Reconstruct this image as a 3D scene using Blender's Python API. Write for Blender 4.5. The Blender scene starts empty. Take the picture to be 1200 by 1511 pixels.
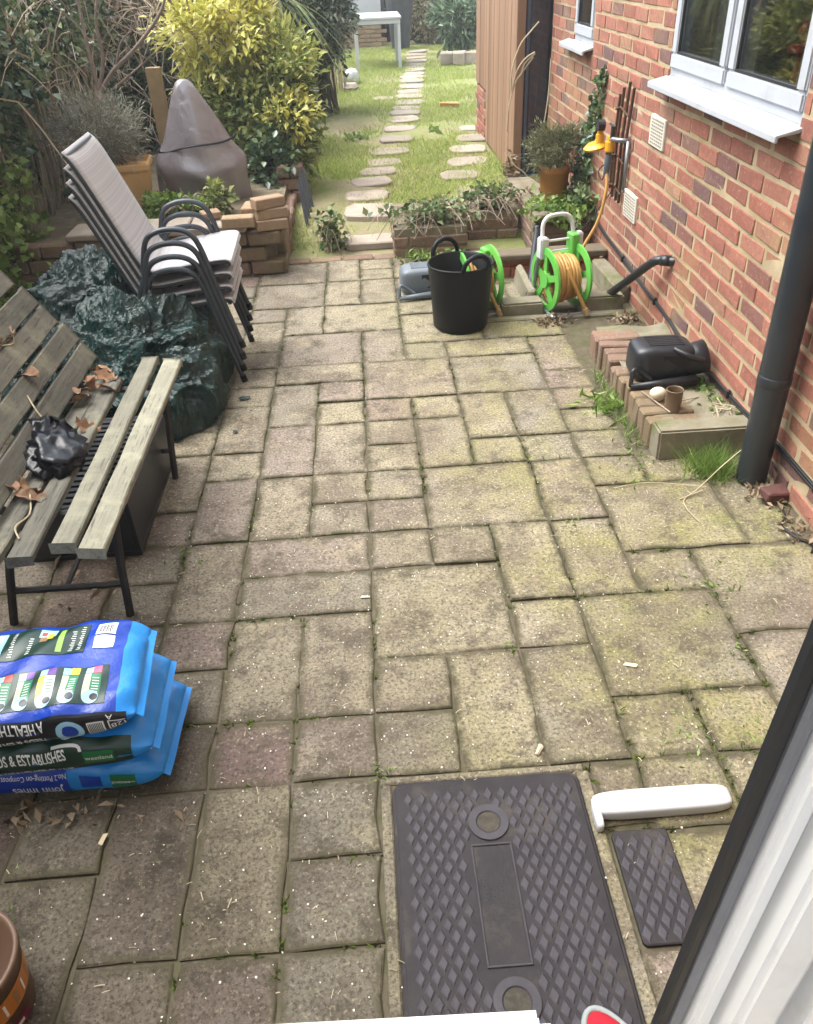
import bpy, bmesh, math, random
import numpy as np
from mathutils import Vector, Matrix, Euler

random.seed(11)
rng = np.random.default_rng(11)
scn = bpy.context.scene
COL = scn.collection
R = math.radians

# ------------------------------------------------------------------ camera, light
cam = bpy.data.cameras.new('camera')
cam.sensor_fit = 'HORIZONTAL'; cam.sensor_width = 36.0
cam.lens = 1190.0 / 1200.0 * 36.0
cam.clip_start = 0.02; cam.clip_end = 500
cam_o = bpy.data.objects.new('camera', cam); COL.objects.link(cam_o)
CR = Matrix(((0.99748, 0.06631, -0.02525), (-0.05859, 0.56900, -0.82025), (-0.04003, 0.81966, 0.57145)))
cam_o.matrix_world = Matrix.Translation((0, 0, 1.70)) @ CR.to_4x4()
scn.camera = cam_o

SUN_EL, SUN_AZ = 62.0, -72.0          # azimuth measured from +Y towards +X
world = bpy.data.worlds.new('World'); scn.world = world; world.use_nodes = True
wn = world.node_tree.nodes; wl = world.node_tree.links
sky = wn.new('ShaderNodeTexSky'); sky.sky_type = 'NISHITA'; sky.sun_disc = False
sky.sun_elevation = R(SUN_EL); sky.sun_rotation = R(SUN_AZ)
sky.air_density = 1.0; sky.dust_density = 4.0; sky.ozone_density = 1.0
hs = wn.new('ShaderNodeHueSaturation'); hs.inputs['Saturation'].default_value = 0.40
wl.new(sky.outputs[0], hs.inputs['Color'])
bg = wn['Background']; bg.inputs['Strength'].default_value = 0.15
wl.new(hs.outputs[0], bg.inputs['Color'])
sun = bpy.data.lights.new('sun', 'SUN'); sun.energy = 0.85; sun.angle = R(55); sun.color = (1.0, 0.965, 0.91)
sun_o = bpy.data.objects.new('sun', sun); COL.objects.link(sun_o)
sd = Vector((math.sin(R(SUN_AZ)) * math.cos(R(SUN_EL)), math.cos(R(SUN_AZ)) * math.cos(R(SUN_EL)), math.sin(R(SUN_EL))))
sun_o.rotation_euler = sd.to_track_quat('Z', 'Y').to_euler()
scn.view_settings.view_transform = 'Standard'; scn.view_settings.look = 'None'
scn.view_settings.exposure = 2.04; scn.view_settings.gamma = 1.0
scn.view_settings.use_curve_mapping = False
scn.render.engine = 'CYCLES'

# ------------------------------------------------------------------ mesh helpers
class MB:
    def __init__(s): s.v = []; s.f = []; s.m = []
    def add(s, vs, fs, mi=0):
        b = len(s.v); s.v += [tuple(p) for p in vs]
        s.f += [tuple(i + b for i in f) for f in fs]; s.m += [mi] * len(fs); return s
    def box(s, x0, y0, z0, x1, y1, z1, mi=0, M=None, jit=0.0):
        vs = [Vector((x, y, z)) for z in (z0, z1) for y in (y0, y1) for x in (x0, x1)]
        if jit: vs = [p + Vector((random.uniform(-jit, jit), random.uniform(-jit, jit), random.uniform(-jit, jit))) for p in vs]
        if M: vs = [M @ p for p in vs]
        return s.add(vs, [(0, 2, 3, 1), (4, 5, 7, 6), (0, 1, 5, 4), (2, 6, 7, 3), (0, 4, 6, 2), (1, 3, 7, 5)], mi)
    def tube(s, pts, r, seg=8, mi=0, cap=True):
        P = [Vector(p) for p in pts]; n = len(P)
        rr = r if isinstance(r, (list, tuple)) else [r] * n
        t = [(P[min(i + 1, n - 1)] - P[max(i - 1, 0)]).normalized() for i in range(n)]
        a = t[0].orthogonal().normalized(); vs = []
        for i in range(n):
            a = (a - t[i] * a.dot(t[i]))
            a = a.normalized() if a.length > 1e-6 else t[i].orthogonal().normalized()
            b = t[i].cross(a)
            for k in range(seg):
                w = 2 * math.pi * k / seg
                vs.append(P[i] + (a * math.cos(w) + b * math.sin(w)) * rr[i])
        fs = [(i * seg + k, i * seg + (k + 1) % seg, (i + 1) * seg + (k + 1) % seg, (i + 1) * seg + k) for i in range(n - 1) for k in range(seg)]
        if cap: fs += [tuple(range(seg))[::-1], tuple(range((n - 1) * seg, n * seg))]
        return s.add(vs, fs, mi)
    def lathe(s, prof, seg=24, M=None, mi=0, wob=0.0):
        vs = []; n = len(prof)
        for (r, z) in prof:
            for k in range(seg):
                w = 2 * math.pi * k / seg; q = r * (1 + wob * math.sin(3 * w + z * 9))
                p = Vector((q * math.cos(w), q * math.sin(w), z)); vs.append(M @ p if M else p)
        fs = [(i * seg + k, i * seg + (k + 1) % seg, (i + 1) * seg + (k + 1) % seg, (i + 1) * seg + k) for i in range(n - 1) for k in range(seg)]
        if prof[0][0] > 1e-4: pass
        return s.add(vs, fs, mi)
    def grid(s, fn, nu, nv, mi=0, closeu=False):
        vs = [fn(i / nu, j / nv) for j in range(nv + 1) for i in range(nu + 1)]; w = nu + 1
        return s.add(vs, [(j * w + i, j * w + i + 1, (j + 1) * w + i + 1, (j + 1) * w + i) for j in range(nv) for i in range(nu)], mi)
    def mesh(s, name, smooth=False, bevel=0.0, bseg=1):
        me = bpy.data.meshes.new(name); me.from_pydata([tuple(p) for p in s.v], [], s.f)
        if any(s.m): me.polygons.foreach_set('material_index', s.m)
        if bevel:
            b = bmesh.new(); b.from_mesh(me)
            bmesh.ops.bevel(b, geom=list(b.edges), offset=bevel, segments=bseg, affect='EDGES', clamp_overlap=True)
            b.to_mesh(me); b.free()
        if smooth: me.polygons.foreach_set('use_smooth', [True] * len(me.polygons))
        me.update(); return me

def loc_of(o):
    l = Vector((0, 0, 0))
    while o is not None: l += Vector(o.location); o = o.parent
    return l
def link(name, me, mats, parent=None, loc=None, rot=None, world=True):
    o = bpy.data.objects.new(name, me); COL.objects.link(o)
    if mats is not None and me is not None:
        mats = mats if isinstance(mats, (list, tuple)) else [mats]
        if len(me.materials) == 0:
            for m in mats: me.materials.append(m)
    if parent is not None:
        o.parent = parent
        if loc is not None: o.location = loc
        elif world: o.location = -loc_of(parent)
    elif loc is not None: o.location = loc
    if rot is not None: o.rotation_euler = rot
    return o
def obj(name, mb, mats, parent=None, loc=None, rot=None, smooth=False, bevel=0.0, bseg=1, world=True):
    return link(name, mb.mesh(name, smooth, bevel, bseg), mats, parent, loc, rot, world)
def tag(o, label=None, cat=None, group=None, kind=None):
    if label: o['label'] = label
    if cat: o['category'] = cat
    if group: o['group'] = group
    if kind: o['kind'] = kind
    return o
def thing(name, label, cat, loc=(0, 0, 0), rz=0.0, group=None):
    o = bpy.data.objects.new(name, None); COL.objects.link(o); o.empty_display_size = 0.05
    o.location = loc; o.rotation_euler = (0, 0, rz); return tag(o, label, cat, group)
def struct_empty(name):
    o = bpy.data.objects.new(name, None); COL.objects.link(o); o['kind'] = 'structure'; return o
def dup(o, loc=None, rot=None, parent=None):
    c = o.copy(); COL.objects.link(c)
    if parent is not None: c.parent = parent
    if loc is not None: c.location = loc
    if rot is not None: c.rotation_euler = rot
    for ch in list(o.children):
        dup(ch, parent=c)
    return c
def rotm(ax, deg): return Matrix.Rotation(R(deg), 4, ax)
def T(*a): return Matrix.Translation(a)
def smoothpts(pts, n=6):
    P = [Vector(p) for p in pts]; out = []
    for i in range(len(P) - 1):
        p0 = P[max(i - 1, 0)]; p1 = P[i]; p2 = P[i + 1]; p3 = P[min(i + 2, len(P) - 1)]
        for k in range(n):
            t = k / n
            out.append(0.5 * ((2 * p1) + (p2 - p0) * t + (2 * p0 - 5 * p1 + 4 * p2 - p3) * t * t + (3 * p1 - p0 - 3 * p2 + p3) * t ** 3))
    out.append(P[-1]); return out

# ------------------------------------------------------------------ materials
class NT:
    def __init__(s, name):
        s.m = bpy.data.materials.new(name); s.m.use_nodes = True; s.t = s.m.node_tree; s.b = s.t.nodes['Principled BSDF']
    def n(s, typ, **k):
        x = s.t.nodes.new(typ)
        for a, v in k.items(): setattr(x, a, v)
        return x
    def l(s, a, b): s.t.links.new(a, b)
    def vec(s, mode='object', rnd=True, scale=(1, 1, 1)):
        if mode == 'world': g = s.n('ShaderNodeNewGeometry').outputs['Position']
        else: g = s.n('ShaderNodeTexCoord').outputs['Object']
        mp = s.n('ShaderNodeMapping'); mp.inputs['Scale'].default_value = scale; s.l(g, mp.inputs['Vector'])
        if rnd and mode != 'world':
            oi = s.n('ShaderNodeObjectInfo'); mu = s.n('ShaderNodeMath', operation='MULTIPLY'); mu.inputs[1].default_value = 37.0
            s.l(oi.outputs['Random'], mu.inputs[0]); s.l(mu.outputs[0], mp.inputs['Location'])
        return mp.outputs[0]
    def noise(s, vec, scale, detail=4, rough=0.6, out='Fac', dist=0.0):
        x = s.n('ShaderNodeTexNoise'); x.inputs['Scale'].default_value = scale; x.inputs['Detail'].default_value = detail
        x.inputs['Roughness'].default_value = rough; x.inputs['Distortion'].default_value = dist
        s.l(vec, x.inputs['Vector']); return x.outputs[out]
    def ramp(s, fac, stops, const=False):
        x = s.n('ShaderNodeValToRGB'); e = x.color_ramp.elements
        if const: x.color_ramp.interpolation = 'CONSTANT'
        while len(e) < len(stops): e.new(0.5)
        for el, (p, c) in zip(e, stops):
            el.position = p; el.color = (c if len(c) == 4 else (*c, 1)) if isinstance(c, tuple) else (c, c, c, 1)
        s.l(fac, x.inputs[0]); return x.outputs[0]
    def mix(s, fac, a, b, mode='MIX'):
        x = s.n('ShaderNodeMix', data_type='RGBA', blend_type=mode)
        for sock, v in ((x.inputs[0], fac), (x.inputs[6], a), (x.inputs[7], b)):
            if isinstance(v, (int, float)): sock.default_value = v
            elif isinstance(v, tuple): sock.default_value = (*v, 1)
            else: s.l(v, sock)
        return x.outputs[2]
    def bump(s, h, strength=0.4, dist=0.01):
        x = s.n('ShaderNodeBump'); x.inputs['Strength'].default_value = strength; x.inputs['Distance'].default_value = dist
        s.l(h, x.inputs['Height']); s.l(x.outputs[0], s.b.inputs['Normal'])
    def col(s, c):
        if isinstance(c, tuple): s.b.inputs['Base Color'].default_value = (*c, 1)
        else: s.l(c, s.b.inputs['Base Color'])
    def set(s, rough=0.7, metal=0.0, spec=0.5):
        s.b.inputs['Roughness'].default_value = rough; s.b.inputs['Metallic'].default_value = metal
        s.b.inputs['Specular IOR Level'].default_value = spec; return s.m

def mat(name, c1, c2=None, scale=8, rough=0.6, metal=0, spec=0.5, bump=0.0, bscale=60, bdist=0.003, c3=None, s3=2.0, var=0.0, mode='object'):
    n = NT(name); v = n.vec(mode)
    c2 = c2 or tuple(min(1, a * 0.8) for a in c1)
    c = n.mix(n.ramp(n.noise(v, scale), [(0.35, 0.0), (0.65, 1.0)]), c1, c2)
    if c3: c = n.mix(n.ramp(n.noise(v, s3, 6, 0.7), [(0.52, 0.0), (0.68, 1.0)]), c, c3)
    if var:
        oi = n.n('ShaderNodeObjectInfo'); h = n.n('ShaderNodeHueSaturation')
        mr = n.n('ShaderNodeMapRange'); mr.inputs[3].default_value = 1 - var; mr.inputs[4].default_value = 1 + var
        n.l(oi.outputs['Random'], mr.inputs[0]); n.l(mr.outputs[0], h.inputs['Value']); n.l(c, h.inputs['Color']); c = h.outputs[0]
    n.col(c)
    if bump: n.bump(n.noise(v, bscale, 5, 0.7), bump, bdist)
    return n.set(rough, metal, spec)

def brick_mat(name, src, stops, dirt=(0.20, 0.17, 0.08), dirt_amt=(0.5, 0.72), white=False):
    n = NT(name); v = n.vec('world')
    if src == 'object': r = n.n('ShaderNodeObjectInfo').outputs['Random']
    else:
        a = n.n('ShaderNodeAttribute', attribute_name='rnd'); r = a.outputs['Fac']
    c = n.ramp(r, stops)
    c = n.mix(n.ramp(n.noise(v, 38, 5, 0.7), [(0.35, 0.0), (0.7, 0.55)]), c, (0.13, 0.075, 0.065))
    c = n.mix(n.ramp(n.noise(v, 75, 3, 0.7), [(0.58, 0.0), (0.75, 0.5)]), c, (0.60, 0.42, 0.30))
    c = n.mix(n.ramp(n.noise(v, 1.3, 5, 0.65), [(dirt_amt[0], 0.0), (dirt_amt[1], 0.7)]), c, dirt)
    if white: c = n.mix(n.ramp(n.noise(v, 4.5, 6, 0.75), [(0.63, 0.0), (0.75, 0.45)]), c, (0.46, 0.40, 0.33))
    n.col(c); n.bump(n.noise(v, 90, 6, 0.75), 0.6, 0.004)
    return n.set(0.88, 0, 0.25)

WALL_STOPS = [(0.0, (0.25, 0.095, 0.068)), (0.25, (0.34, 0.125, 0.085)), (0.5, (0.38, 0.165, 0.115)), (0.66, (0.30, 0.11, 0.075)), (0.76, (0.125, 0.075, 0.075)), (0.86, (0.17, 0.09, 0.085)), (0.92, (0.38, 0.21, 0.125)), (1.0, (0.27, 0.11, 0.08))]
M_brick = brick_mat('house_brick', 'object', WALL_STOPS, dirt=(0.33, 0.24, 0.11), dirt_amt=(0.54, 0.75), white=True)
M_brick_far = brick_mat('house_brick_far', 'attr', WALL_STOPS, dirt=(0.36, 0.25, 0.13), dirt_amt=(0.46, 0.68), white=True)
M_oldbrick = brick_mat('garden_brick', 'object', [(0.0, (0.17, 0.115, 0.085)), (0.4, (0.24, 0.15, 0.10)), (0.7, (0.20, 0.14, 0.11)), (1.0, (0.28, 0.19, 0.13))], dirt=(0.13, 0.12, 0.05), dirt_amt=(0.45, 0.7), white=True)
M_buff = brick_mat('buff_brick', 'object', [(0.0, (0.42, 0.30, 0.17)), (0.5, (0.36, 0.24, 0.15)), (1.0, (0.46, 0.35, 0.2))], dirt=(0.26, 0.2, 0.14))
M_mortar = mat('mortar', (0.46, 0.37, 0.245), (0.36, 0.285, 0.185), 9, 0.95, 0, 0.1, 0.7, 120, 0.004, c3=(0.30, 0.24, 0.12), s3=1.6, mode='world')
M_oldmortar = mat('old_mortar', (0.22, 0.19, 0.14), (0.14, 0.12, 0.08), 12, 0.95, 0, 0.1, 0.7, 90, 0.004, mode='world')
M_concrete = mat('mossy_concrete', (0.23, 0.205, 0.155), (0.165, 0.15, 0.10), 9, 0.92, 0, 0.2, 0.7, 70, 0.005, c3=(0.11, 0.12, 0.045), s3=3.5, mode='world')

def slab_mat():
    n = NT('paving_slab'); v = n.vec('world'); oc = n.n('ShaderNodeSeparateColor'); n.l(n.n('ShaderNodeObjectInfo').outputs['Color'], oc.inputs[0]); r = oc.outputs[0]
    c = n.ramp(r, [(0.0, (0.220, 0.198, 0.165)), (0.25, (0.285, 0.250, 0.192)), (0.5, (0.335, 0.292, 0.208)), (0.7, (0.262, 0.222, 0.186)), (0.86, (0.270, 0.206, 0.182)), (1.0, (0.225, 0.156, 0.143))])
    sx = n.n('ShaderNodeSeparateXYZ'); n.l(v, sx.inputs[0])
    def rng_(src, a0, a1): 
        q = n.n('ShaderNodeMapRange'); q.inputs[1].default_value = a0; q.inputs[2].default_value = a1; n.l(src, q.inputs[0]); return q.outputs[0]
    def mul(p, q):
        m_ = n.n('ShaderNodeMath', operation='MULTIPLY'); 
        for k_, w in enumerate((p, q)):
            if isinstance(w, float): m_.inputs[k_].default_value = w
            else: n.l(w, m_.inputs[k_])
        return m_.outputs[0]
    # lichen and algae films: yellow green towards the bed, pinkish grey bare concrete on the left
    moss = mul(n.ramp(n.noise(v, 2.1, 6, 0.72), [(0.38, 0.0), (0.58, 1.0)]), rng_(sx.outputs[0], -0.25, 0.6))
    c = n.mix(mul(moss, 0.8), c, (0.255, 0.235, 0.085))
    c = n.mix(mul(n.ramp(n.noise(v, 4.3, 6, 0.75), [(0.50, 0.0), (0.64, 0.8)]), rng_(sx.outputs[0], 0.2, 1.1)), c, (0.145, 0.155, 0.045))
    c = n.mix(n.ramp(n.noise(v, 2.6, 6, 0.72), [(0.46, 0.0), (0.60, 0.75)]), c, (0.150, 0.118, 0.094))
    c = n.mix(n.ramp(n.noise(v, 7.5, 6, 0.75), [(0.51, 0.0), (0.64, 0.85)]), c, (0.088, 0.073, 0.054))
    c = n.mix(n.ramp(n.noise(v, 6.0, 5, 0.7), [(0.56, 0.0), (0.70, 0.6)]), c, (0.40, 0.345, 0.225))
    c = n.mix(n.ramp(n.noise(v, 110, 3, 0.75), [(0.36, 0.9), (0.54, 0.0)]), c, (0.09, 0.078, 0.058))
    c = n.mix(n.ramp(n.noise(v, 88, 3, 0.7), [(0.56, 0.0), (0.70, 0.7)]), c, (0.46, 0.405, 0.30))
    c = n.mix(n.ramp(n.noise(v, 62, 2, 0.5), [(0.735, 0.0), (0.755, 0.8)]), c, (0.58, 0.55, 0.48))
    house_shade = mul(mul(rng_(sx.outputs[1], 2.7, 1.1), rng_(sx.outputs[0], 0.45, -0.55)), n.ramp(n.noise(v, 2.4, 6, 0.75), [(0.22, 0.45), (0.62, 1.0)]))  # shade near the house painted into the slab colour, towards the near left
    c = n.mix(mul(house_shade, 0.95), c, (0.34, 0.335, 0.32), 'MULTIPLY')
    ea = n.n('ShaderNodeAttribute', attribute_name='edge')
    c = n.mix(mul(n.ramp(ea.outputs['Fac'], [(0.15, 0.0), (1.0, 1.0)]), n.ramp(n.noise(v, 13, 6, 0.78), [(0.36, 0.0), (0.56, 1.0)])), c, (0.075, 0.066, 0.040))
    n.col(c); h = n.mix(0.4, n.noise(v, 95, 6, 0.75), n.noise(v, 17, 5, 0.7)); n.bump(h, 0.9, 0.009)
    return n.set(0.93, 0, 0.22)
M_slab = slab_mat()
M_joint = mat('joint_grit', (0.125, 0.105, 0.075), (0.085, 0.075, 0.048), 22, 0.98, 0, 0.1, 0.9, 90, 0.006, c3=(0.07, 0.08, 0.03), s3=4, mode='world')
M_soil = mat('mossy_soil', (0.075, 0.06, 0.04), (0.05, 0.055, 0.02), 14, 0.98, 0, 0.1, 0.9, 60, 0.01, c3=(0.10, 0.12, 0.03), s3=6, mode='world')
M_dirt = mat('dry_soil', (0.20, 0.165, 0.115), (0.14, 0.115, 0.08), 5, 0.98, 0, 0.1, 0.9, 35, 0.015, mode='world')
def lawn_mat():
    n = NT('lawn_ground'); v = n.vec('world')
    c = n.mix(n.ramp(n.noise(v, 1.1, 6, 0.7), [(0.38, 0.0), (0.60, 1.0)]), (0.21, 0.26, 0.07), (0.32, 0.265, 0.18))
    c = n.mix(n.ramp(n.noise(v, 9, 5, 0.7), [(0.45, 0.0), (0.75, 0.5)]), c, (0.17, 0.19, 0.06))
    for (cx, cy, rr) in [(-0.05, 9.9, 1.0), (0.10, 6.6, 0.8), (0.95, 8.2, 0.8)]:
        ds = n.n('ShaderNodeVectorMath', operation='DISTANCE'); n.l(v, ds.inputs[0]); ds.inputs[1].default_value = (cx, cy, 0.1)
        ad = n.n('ShaderNodeMath', operation='ADD'); n.l(ds.outputs['Value'], ad.inputs[0]); n.l(n.noise(v, 2.2, 6, 0.75), ad.inputs[1])
        c = n.mix(n.ramp(ad.outputs[0], [(0.55 * rr, 0.9), (1.25 * rr, 0.0)]), c, (0.185, 0.145, 0.10))
    n.col(c); n.bump(n.noise(v, 30, 6, 0.8), 0.9, 0.02); return n.set(0.95, 0, 0.1)
M_lawn = lawn_mat()
M_stone = mat('stepping_stone', (0.36, 0.30, 0.25), (0.27, 0.23, 0.19), 7, 0.9, 0, 0.2, 0.6, 50, 0.006, var=0.15)

def wood_mat(name, c1, c2, c3, axis=1, rough=0.85, moss=None, gs=1.0):
    n = NT(name); sc = [26 * gs, 26 * gs, 26 * gs]; sc[axis] = 1.6 * gs; v = n.vec('object', True, tuple(sc)); w = n.vec('object')
    c = n.mix(n.ramp(n.noise(v, 2.2, 5, 0.7), [(0.3, 0.0), (0.7, 1.0)]), c1, c2)
    c = n.mix(n.ramp(n.noise(v, 5.5, 5, 0.75), [(0.54, 0.0), (0.66, 0.9)]), c, c3)
    if moss: c = n.mix(n.ramp(n.noise(w, 6, 5, 0.7), [(0.48, 0.0), (0.66, 0.85)]), c, moss)
    oi = n.n('ShaderNodeObjectInfo'); h = n.n('ShaderNodeHueSaturation'); mr = n.n('ShaderNodeMapRange'); mr.inputs[3].default_value = 0.82; mr.inputs[4].default_value = 1.18
    n.l(oi.outputs['Random'], mr.inputs[0]); n.l(mr.outputs[0], h.inputs['Value']); n.l(c, h.inputs['Color'])
    n.col(h.outputs[0]); n.bump(n.noise(v, 4, 6, 0.8), 0.6, 0.004); return n.set(rough, 0, 0.25)
M_bwood = wood_mat('weathered_slat', (0.085, 0.080, 0.066), (0.155, 0.148, 0.124), (0.035, 0.03, 0.025), 1, moss=(0.21, 0.20, 0.145))
M_bwood_pale = wood_mat('weathered_pale_slat', (0.24, 0.23, 0.185), (0.165, 0.158, 0.12), (0.06, 0.055, 0.04), 1, moss=(0.30, 0.295, 0.22))
M_pale = wood_mat('fence_paling', (0.22, 0.215, 0.16), (0.31, 0.30, 0.23), (0.06, 0.055, 0.04), 2, moss=(0.13, 0.15, 0.07))
M_cedar = wood_mat('cedar_board', (0.28, 0.17, 0.108), (0.235, 0.14, 0.088), (0.18, 0.10, 0.062), 2, 0.6, gs=0.5)
M_sleeper = wood_mat('sleeper_wood', (0.17, 0.135, 0.095), (0.12, 0.10, 0.07), (0.05, 0.04, 0.03), 0)
M_stick = mat('twig', (0.25, 0.195, 0.15), (0.36, 0.29, 0.225), 20, 0.9)
M_stickpale = mat('pale_stem', (0.46, 0.39, 0.27), (0.34, 0.28, 0.18), 20, 0.85)
M_bark = mat('bark', (0.13, 0.095, 0.07), (0.08, 0.06, 0.045), 18, 0.95, 0, 0.2, 0.9, 40, 0.01)
M_upvc = mat('white_upvc', (0.44, 0.46, 0.50), (0.41, 0.43, 0.47), 3, 0.35, 0, 0.5, c3=(0.36, 0.37, 0.39), s3=5)
M_frame = mat('white_frame', (0.66, 0.66, 0.645), (0.62, 0.62, 0.605), 3, 0.3, 0, 0.5, c3=(0.54, 0.54, 0.515), s3=7)
M_drytwig = mat('dry_twig', (0.42, 0.34, 0.26), (0.54, 0.45, 0.36), 20, 0.9)
M_gasket = mat('black_gasket', (0.012, 0.013, 0.014), None, 5, 0.55)
M_seal = mat('grey_seal', (0.16, 0.165, 0.175), None, 5, 0.6)
M_blackplastic = mat('black_plastic', (0.011, 0.013, 0.017), (0.018, 0.02, 0.025), 6, 0.38, 0, 0.5, 0.15, 40, 0.002)
M_pipe = mat('dark_drainpipe', (0.016, 0.02, 0.027), (0.026, 0.031, 0.038), 5, 0.30, 0, 0.6, 0.08, 20, 0.002)
M_rubber = mat('black_rubber', (0.004, 0.005, 0.007), (0.007, 0.008, 0.010), 3, 0.5, 0, 0.25)
M_greyplastic = mat('grey_plastic', (0.10, 0.12, 0.145), (0.13, 0.15, 0.175), 4, 0.45)
M_iron = mat('bench_iron', (0.02, 0.02, 0.022), (0.035, 0.03, 0.028), 20, 0.6, 0.2)
M_cover = mat('cast_cover', (0.020, 0.017, 0.020), (0.030, 0.026, 0.028), 12, 0.7, 0.0, 0.3, 0.5, 160, 0.002, c3=(0.070, 0.060, 0.050), s3=5)
M_tread = mat('worn_tread', (0.050, 0.045, 0.055), (0.034, 0.031, 0.038), 14, 0.62, 0.0, 0.4, 0.4, 160, 0.002)
M_chairmetal = mat('charcoal_tube', (0.055, 0.065, 0.078), None, 5, 0.42, 0.3)
def sling_mat():
    n = NT('sling_fabric'); v = n.vec('object', True, (1, 1, 1)); a = n.n('ShaderNodeAttribute', attribute_name='along'); 
    co = n.n('ShaderNodeCombineXYZ'); n.l(a.outputs['Fac'], co.inputs[0])
    c = n.mix(n.ramp(n.noise(co.outputs[0], 55, 3, 0.8), [(0.35, 0.0), (0.65, 1.0)]), (0.35, 0.335, 0.35), (0.48, 0.465, 0.475))
    c = n.mix(n.ramp(n.noise(co.outputs[0], 120, 2, 0.8), [(0.55, 0.0), (0.66, 0.7)]), c, (0.22, 0.20, 0.21))
    n.col(c); n.bump(n.noise(v, 420, 2, 0.5), 0.3, 0.001); return n.set(0.8, 0, 0.2)
M_sling = sling_mat()
def tarp_mat():
    n = NT('green_tarpaulin'); v = n.vec('world')
    c = n.mix(n.ramp(n.noise(v, 3, 5, 0.6), [(0.35, 0.0), (0.7, 1.0)]), (0.003, 0.020, 0.019), (0.006, 0.032, 0.029))
    n.col(c); h = n.mix(0.45, n.noise(v, 14, 6, 0.7, dist=1.5), n.noise(v, 45, 5, 0.7)); n.bump(h, 0.55, 0.02); return n.set(0.22, 0, 0.5)
M_tarp = tarp_mat()
def cover_mat():
    n = NT('brown_vinyl_cover'); v = n.vec('world')
    c = n.mix(n.ramp(n.noise(v, 4, 5, 0.6), [(0.3, 0.0), (0.7, 1.0)]), (0.135, 0.118, 0.130), (0.19, 0.17, 0.185))
    n.col(c); n.bump(n.noise(v, 5, 3, 0.5, dist=1.0), 0.35, 0.03); return n.set(0.22, 0, 1.0)
M_bbq = cover_mat()
M_binbag = mat('black_bag_film', (0.005, 0.006, 0.010), None, 5, 0.30, 0, 0.32, 0.25, 12, 0.01)
M_terra = mat('terracotta', (0.55, 0.24, 0.075), (0.47, 0.19, 0.06), 7, 0.7, 0, 0.3, 0.15, 60, 0.002, c3=(0.42, 0.22, 0.10), s3=6)
M_terrapale = mat('sandy_terracotta', (0.60, 0.38, 0.18), (0.52, 0.32, 0.14), 6, 0.8, 0, 0.25, 0.2, 60, 0.002)
M_rust = mat('rusty_metal', (0.12, 0.058, 0.03), (0.075, 0.045, 0.032), 25, 0.8, 0.3, 0.4, 0.4, 90, 0.002)
M_tin = mat('rusty_tin', (0.16, 0.105, 0.07), (0.21, 0.15, 0.10), 14, 0.5, 0.55)
M_galv = mat('grey_metal', (0.30, 0.31, 0.33), (0.24, 0.25, 0.26), 12, 0.4, 0.6)
M_lime = mat('lime_plastic', (0.10, 0.44, 0.065), (0.13, 0.40, 0.07), 6, 0.38)
M_paleplastic = mat('pale_plastic', (0.62, 0.62, 0.64), None, 6, 0.4)
M_hose = mat('tan_hose', (0.48, 0.27, 0.075), (0.40, 0.22, 0.06), 20, 0.45)
M_yellow = mat('yellow_fitting', (0.75, 0.38, 0.02), (0.65, 0.32, 0.02), 9, 0.4)
M_cable = mat('black_cable', (0.012, 0.012, 0.014), None, 6, 0.45)
M_navy = mat('navy_frame', (0.018, 0.032, 0.066), (0.024, 0.040, 0.078), 3, 0.22, 0, 0.6)
M_whitestone = mat('pale_pebble', (0.66, 0.58, 0.45), (0.56, 0.48, 0.36), 18, 0.8, 0, 0.3, 0.3, 50, 0.003)
M_airbrick = mat('cream_airbrick', (0.60, 0.57, 0.50), (0.52, 0.49, 0.42), 25, 0.85, 0, 0.3, 0.3, 90, 0.002)
M_dark = mat('dark_void', (0.012, 0.012, 0.013), None, 5, 0.8)
M_white = mat('white_paint', (0.50, 0.51, 0.53), (0.47, 0.48, 0.50), 5, 0.4)
M_leaflitter = mat('dry_leaf', (0.17, 0.085, 0.045), (0.28, 0.17, 0.10), 30, 0.85, var=0.3)
M_red = mat('red_felt', (0.42, 0.02, 0.035), (0.34, 0.015, 0.03), 14, 0.9, 0, 0.2, 0.4, 140, 0.002)
M_greytrim = mat('grey_trim', (0.30, 0.33, 0.33), None, 10, 0.85)
def flat(name, c, rough=0.35): return mat(name, c, tuple(x * 0.94 for x in c), 6, rough)

def glass_mat(name, tint, rough=0.02, refl=(0.06, 0.7), trans=0.75):
    m = bpy.data.materials.new(name); m.use_nodes = True; t = m.node_tree; t.nodes.clear()
    out = t.nodes.new('ShaderNodeOutputMaterial'); mx = t.nodes.new('ShaderNodeMixShader')
    tr = t.nodes.new('ShaderNodeBsdfTransparent'); tr.inputs[0].default_value = (*tint, 1)
    gl = t.nodes.new('ShaderNodeBsdfGlossy'); gl.inputs['Roughness'].default_value = rough
    fr = t.nodes.new('ShaderNodeFresnel'); fr.inputs[0].default_value = 1.5
    mr = t.nodes.new('ShaderNodeMapRange'); mr.inputs[1].default_value = 0.04; mr.inputs[2].default_value = 1.0; mr.inputs[3].default_value = refl[0]; mr.inputs[4].default_value = refl[1]
    t.links.new(fr.outputs[0], mr.inputs[0]); t.links.new(mr.outputs[0], mx.inputs[0])
    t.links.new(tr.outputs[0], mx.inputs[1]); t.links.new(gl.outputs[0], mx.inputs[2]); t.links.new(mx.outputs[0], out.inputs[0]); return m
M_winglass = glass_mat('window_glass', (0.85, 0.88, 0.88), 0.02, (0.12, 0.7))
M_pane = bpy.data.materials.new('clear_glass'); M_pane.use_nodes = True; M_pane.node_tree.nodes.clear()
_o = M_pane.node_tree.nodes.new('ShaderNodeOutputMaterial'); _t = M_pane.node_tree.nodes.new('ShaderNodeBsdfTransparent'); _t.inputs[0].default_value = (0.975, 0.985, 0.98, 1)
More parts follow.
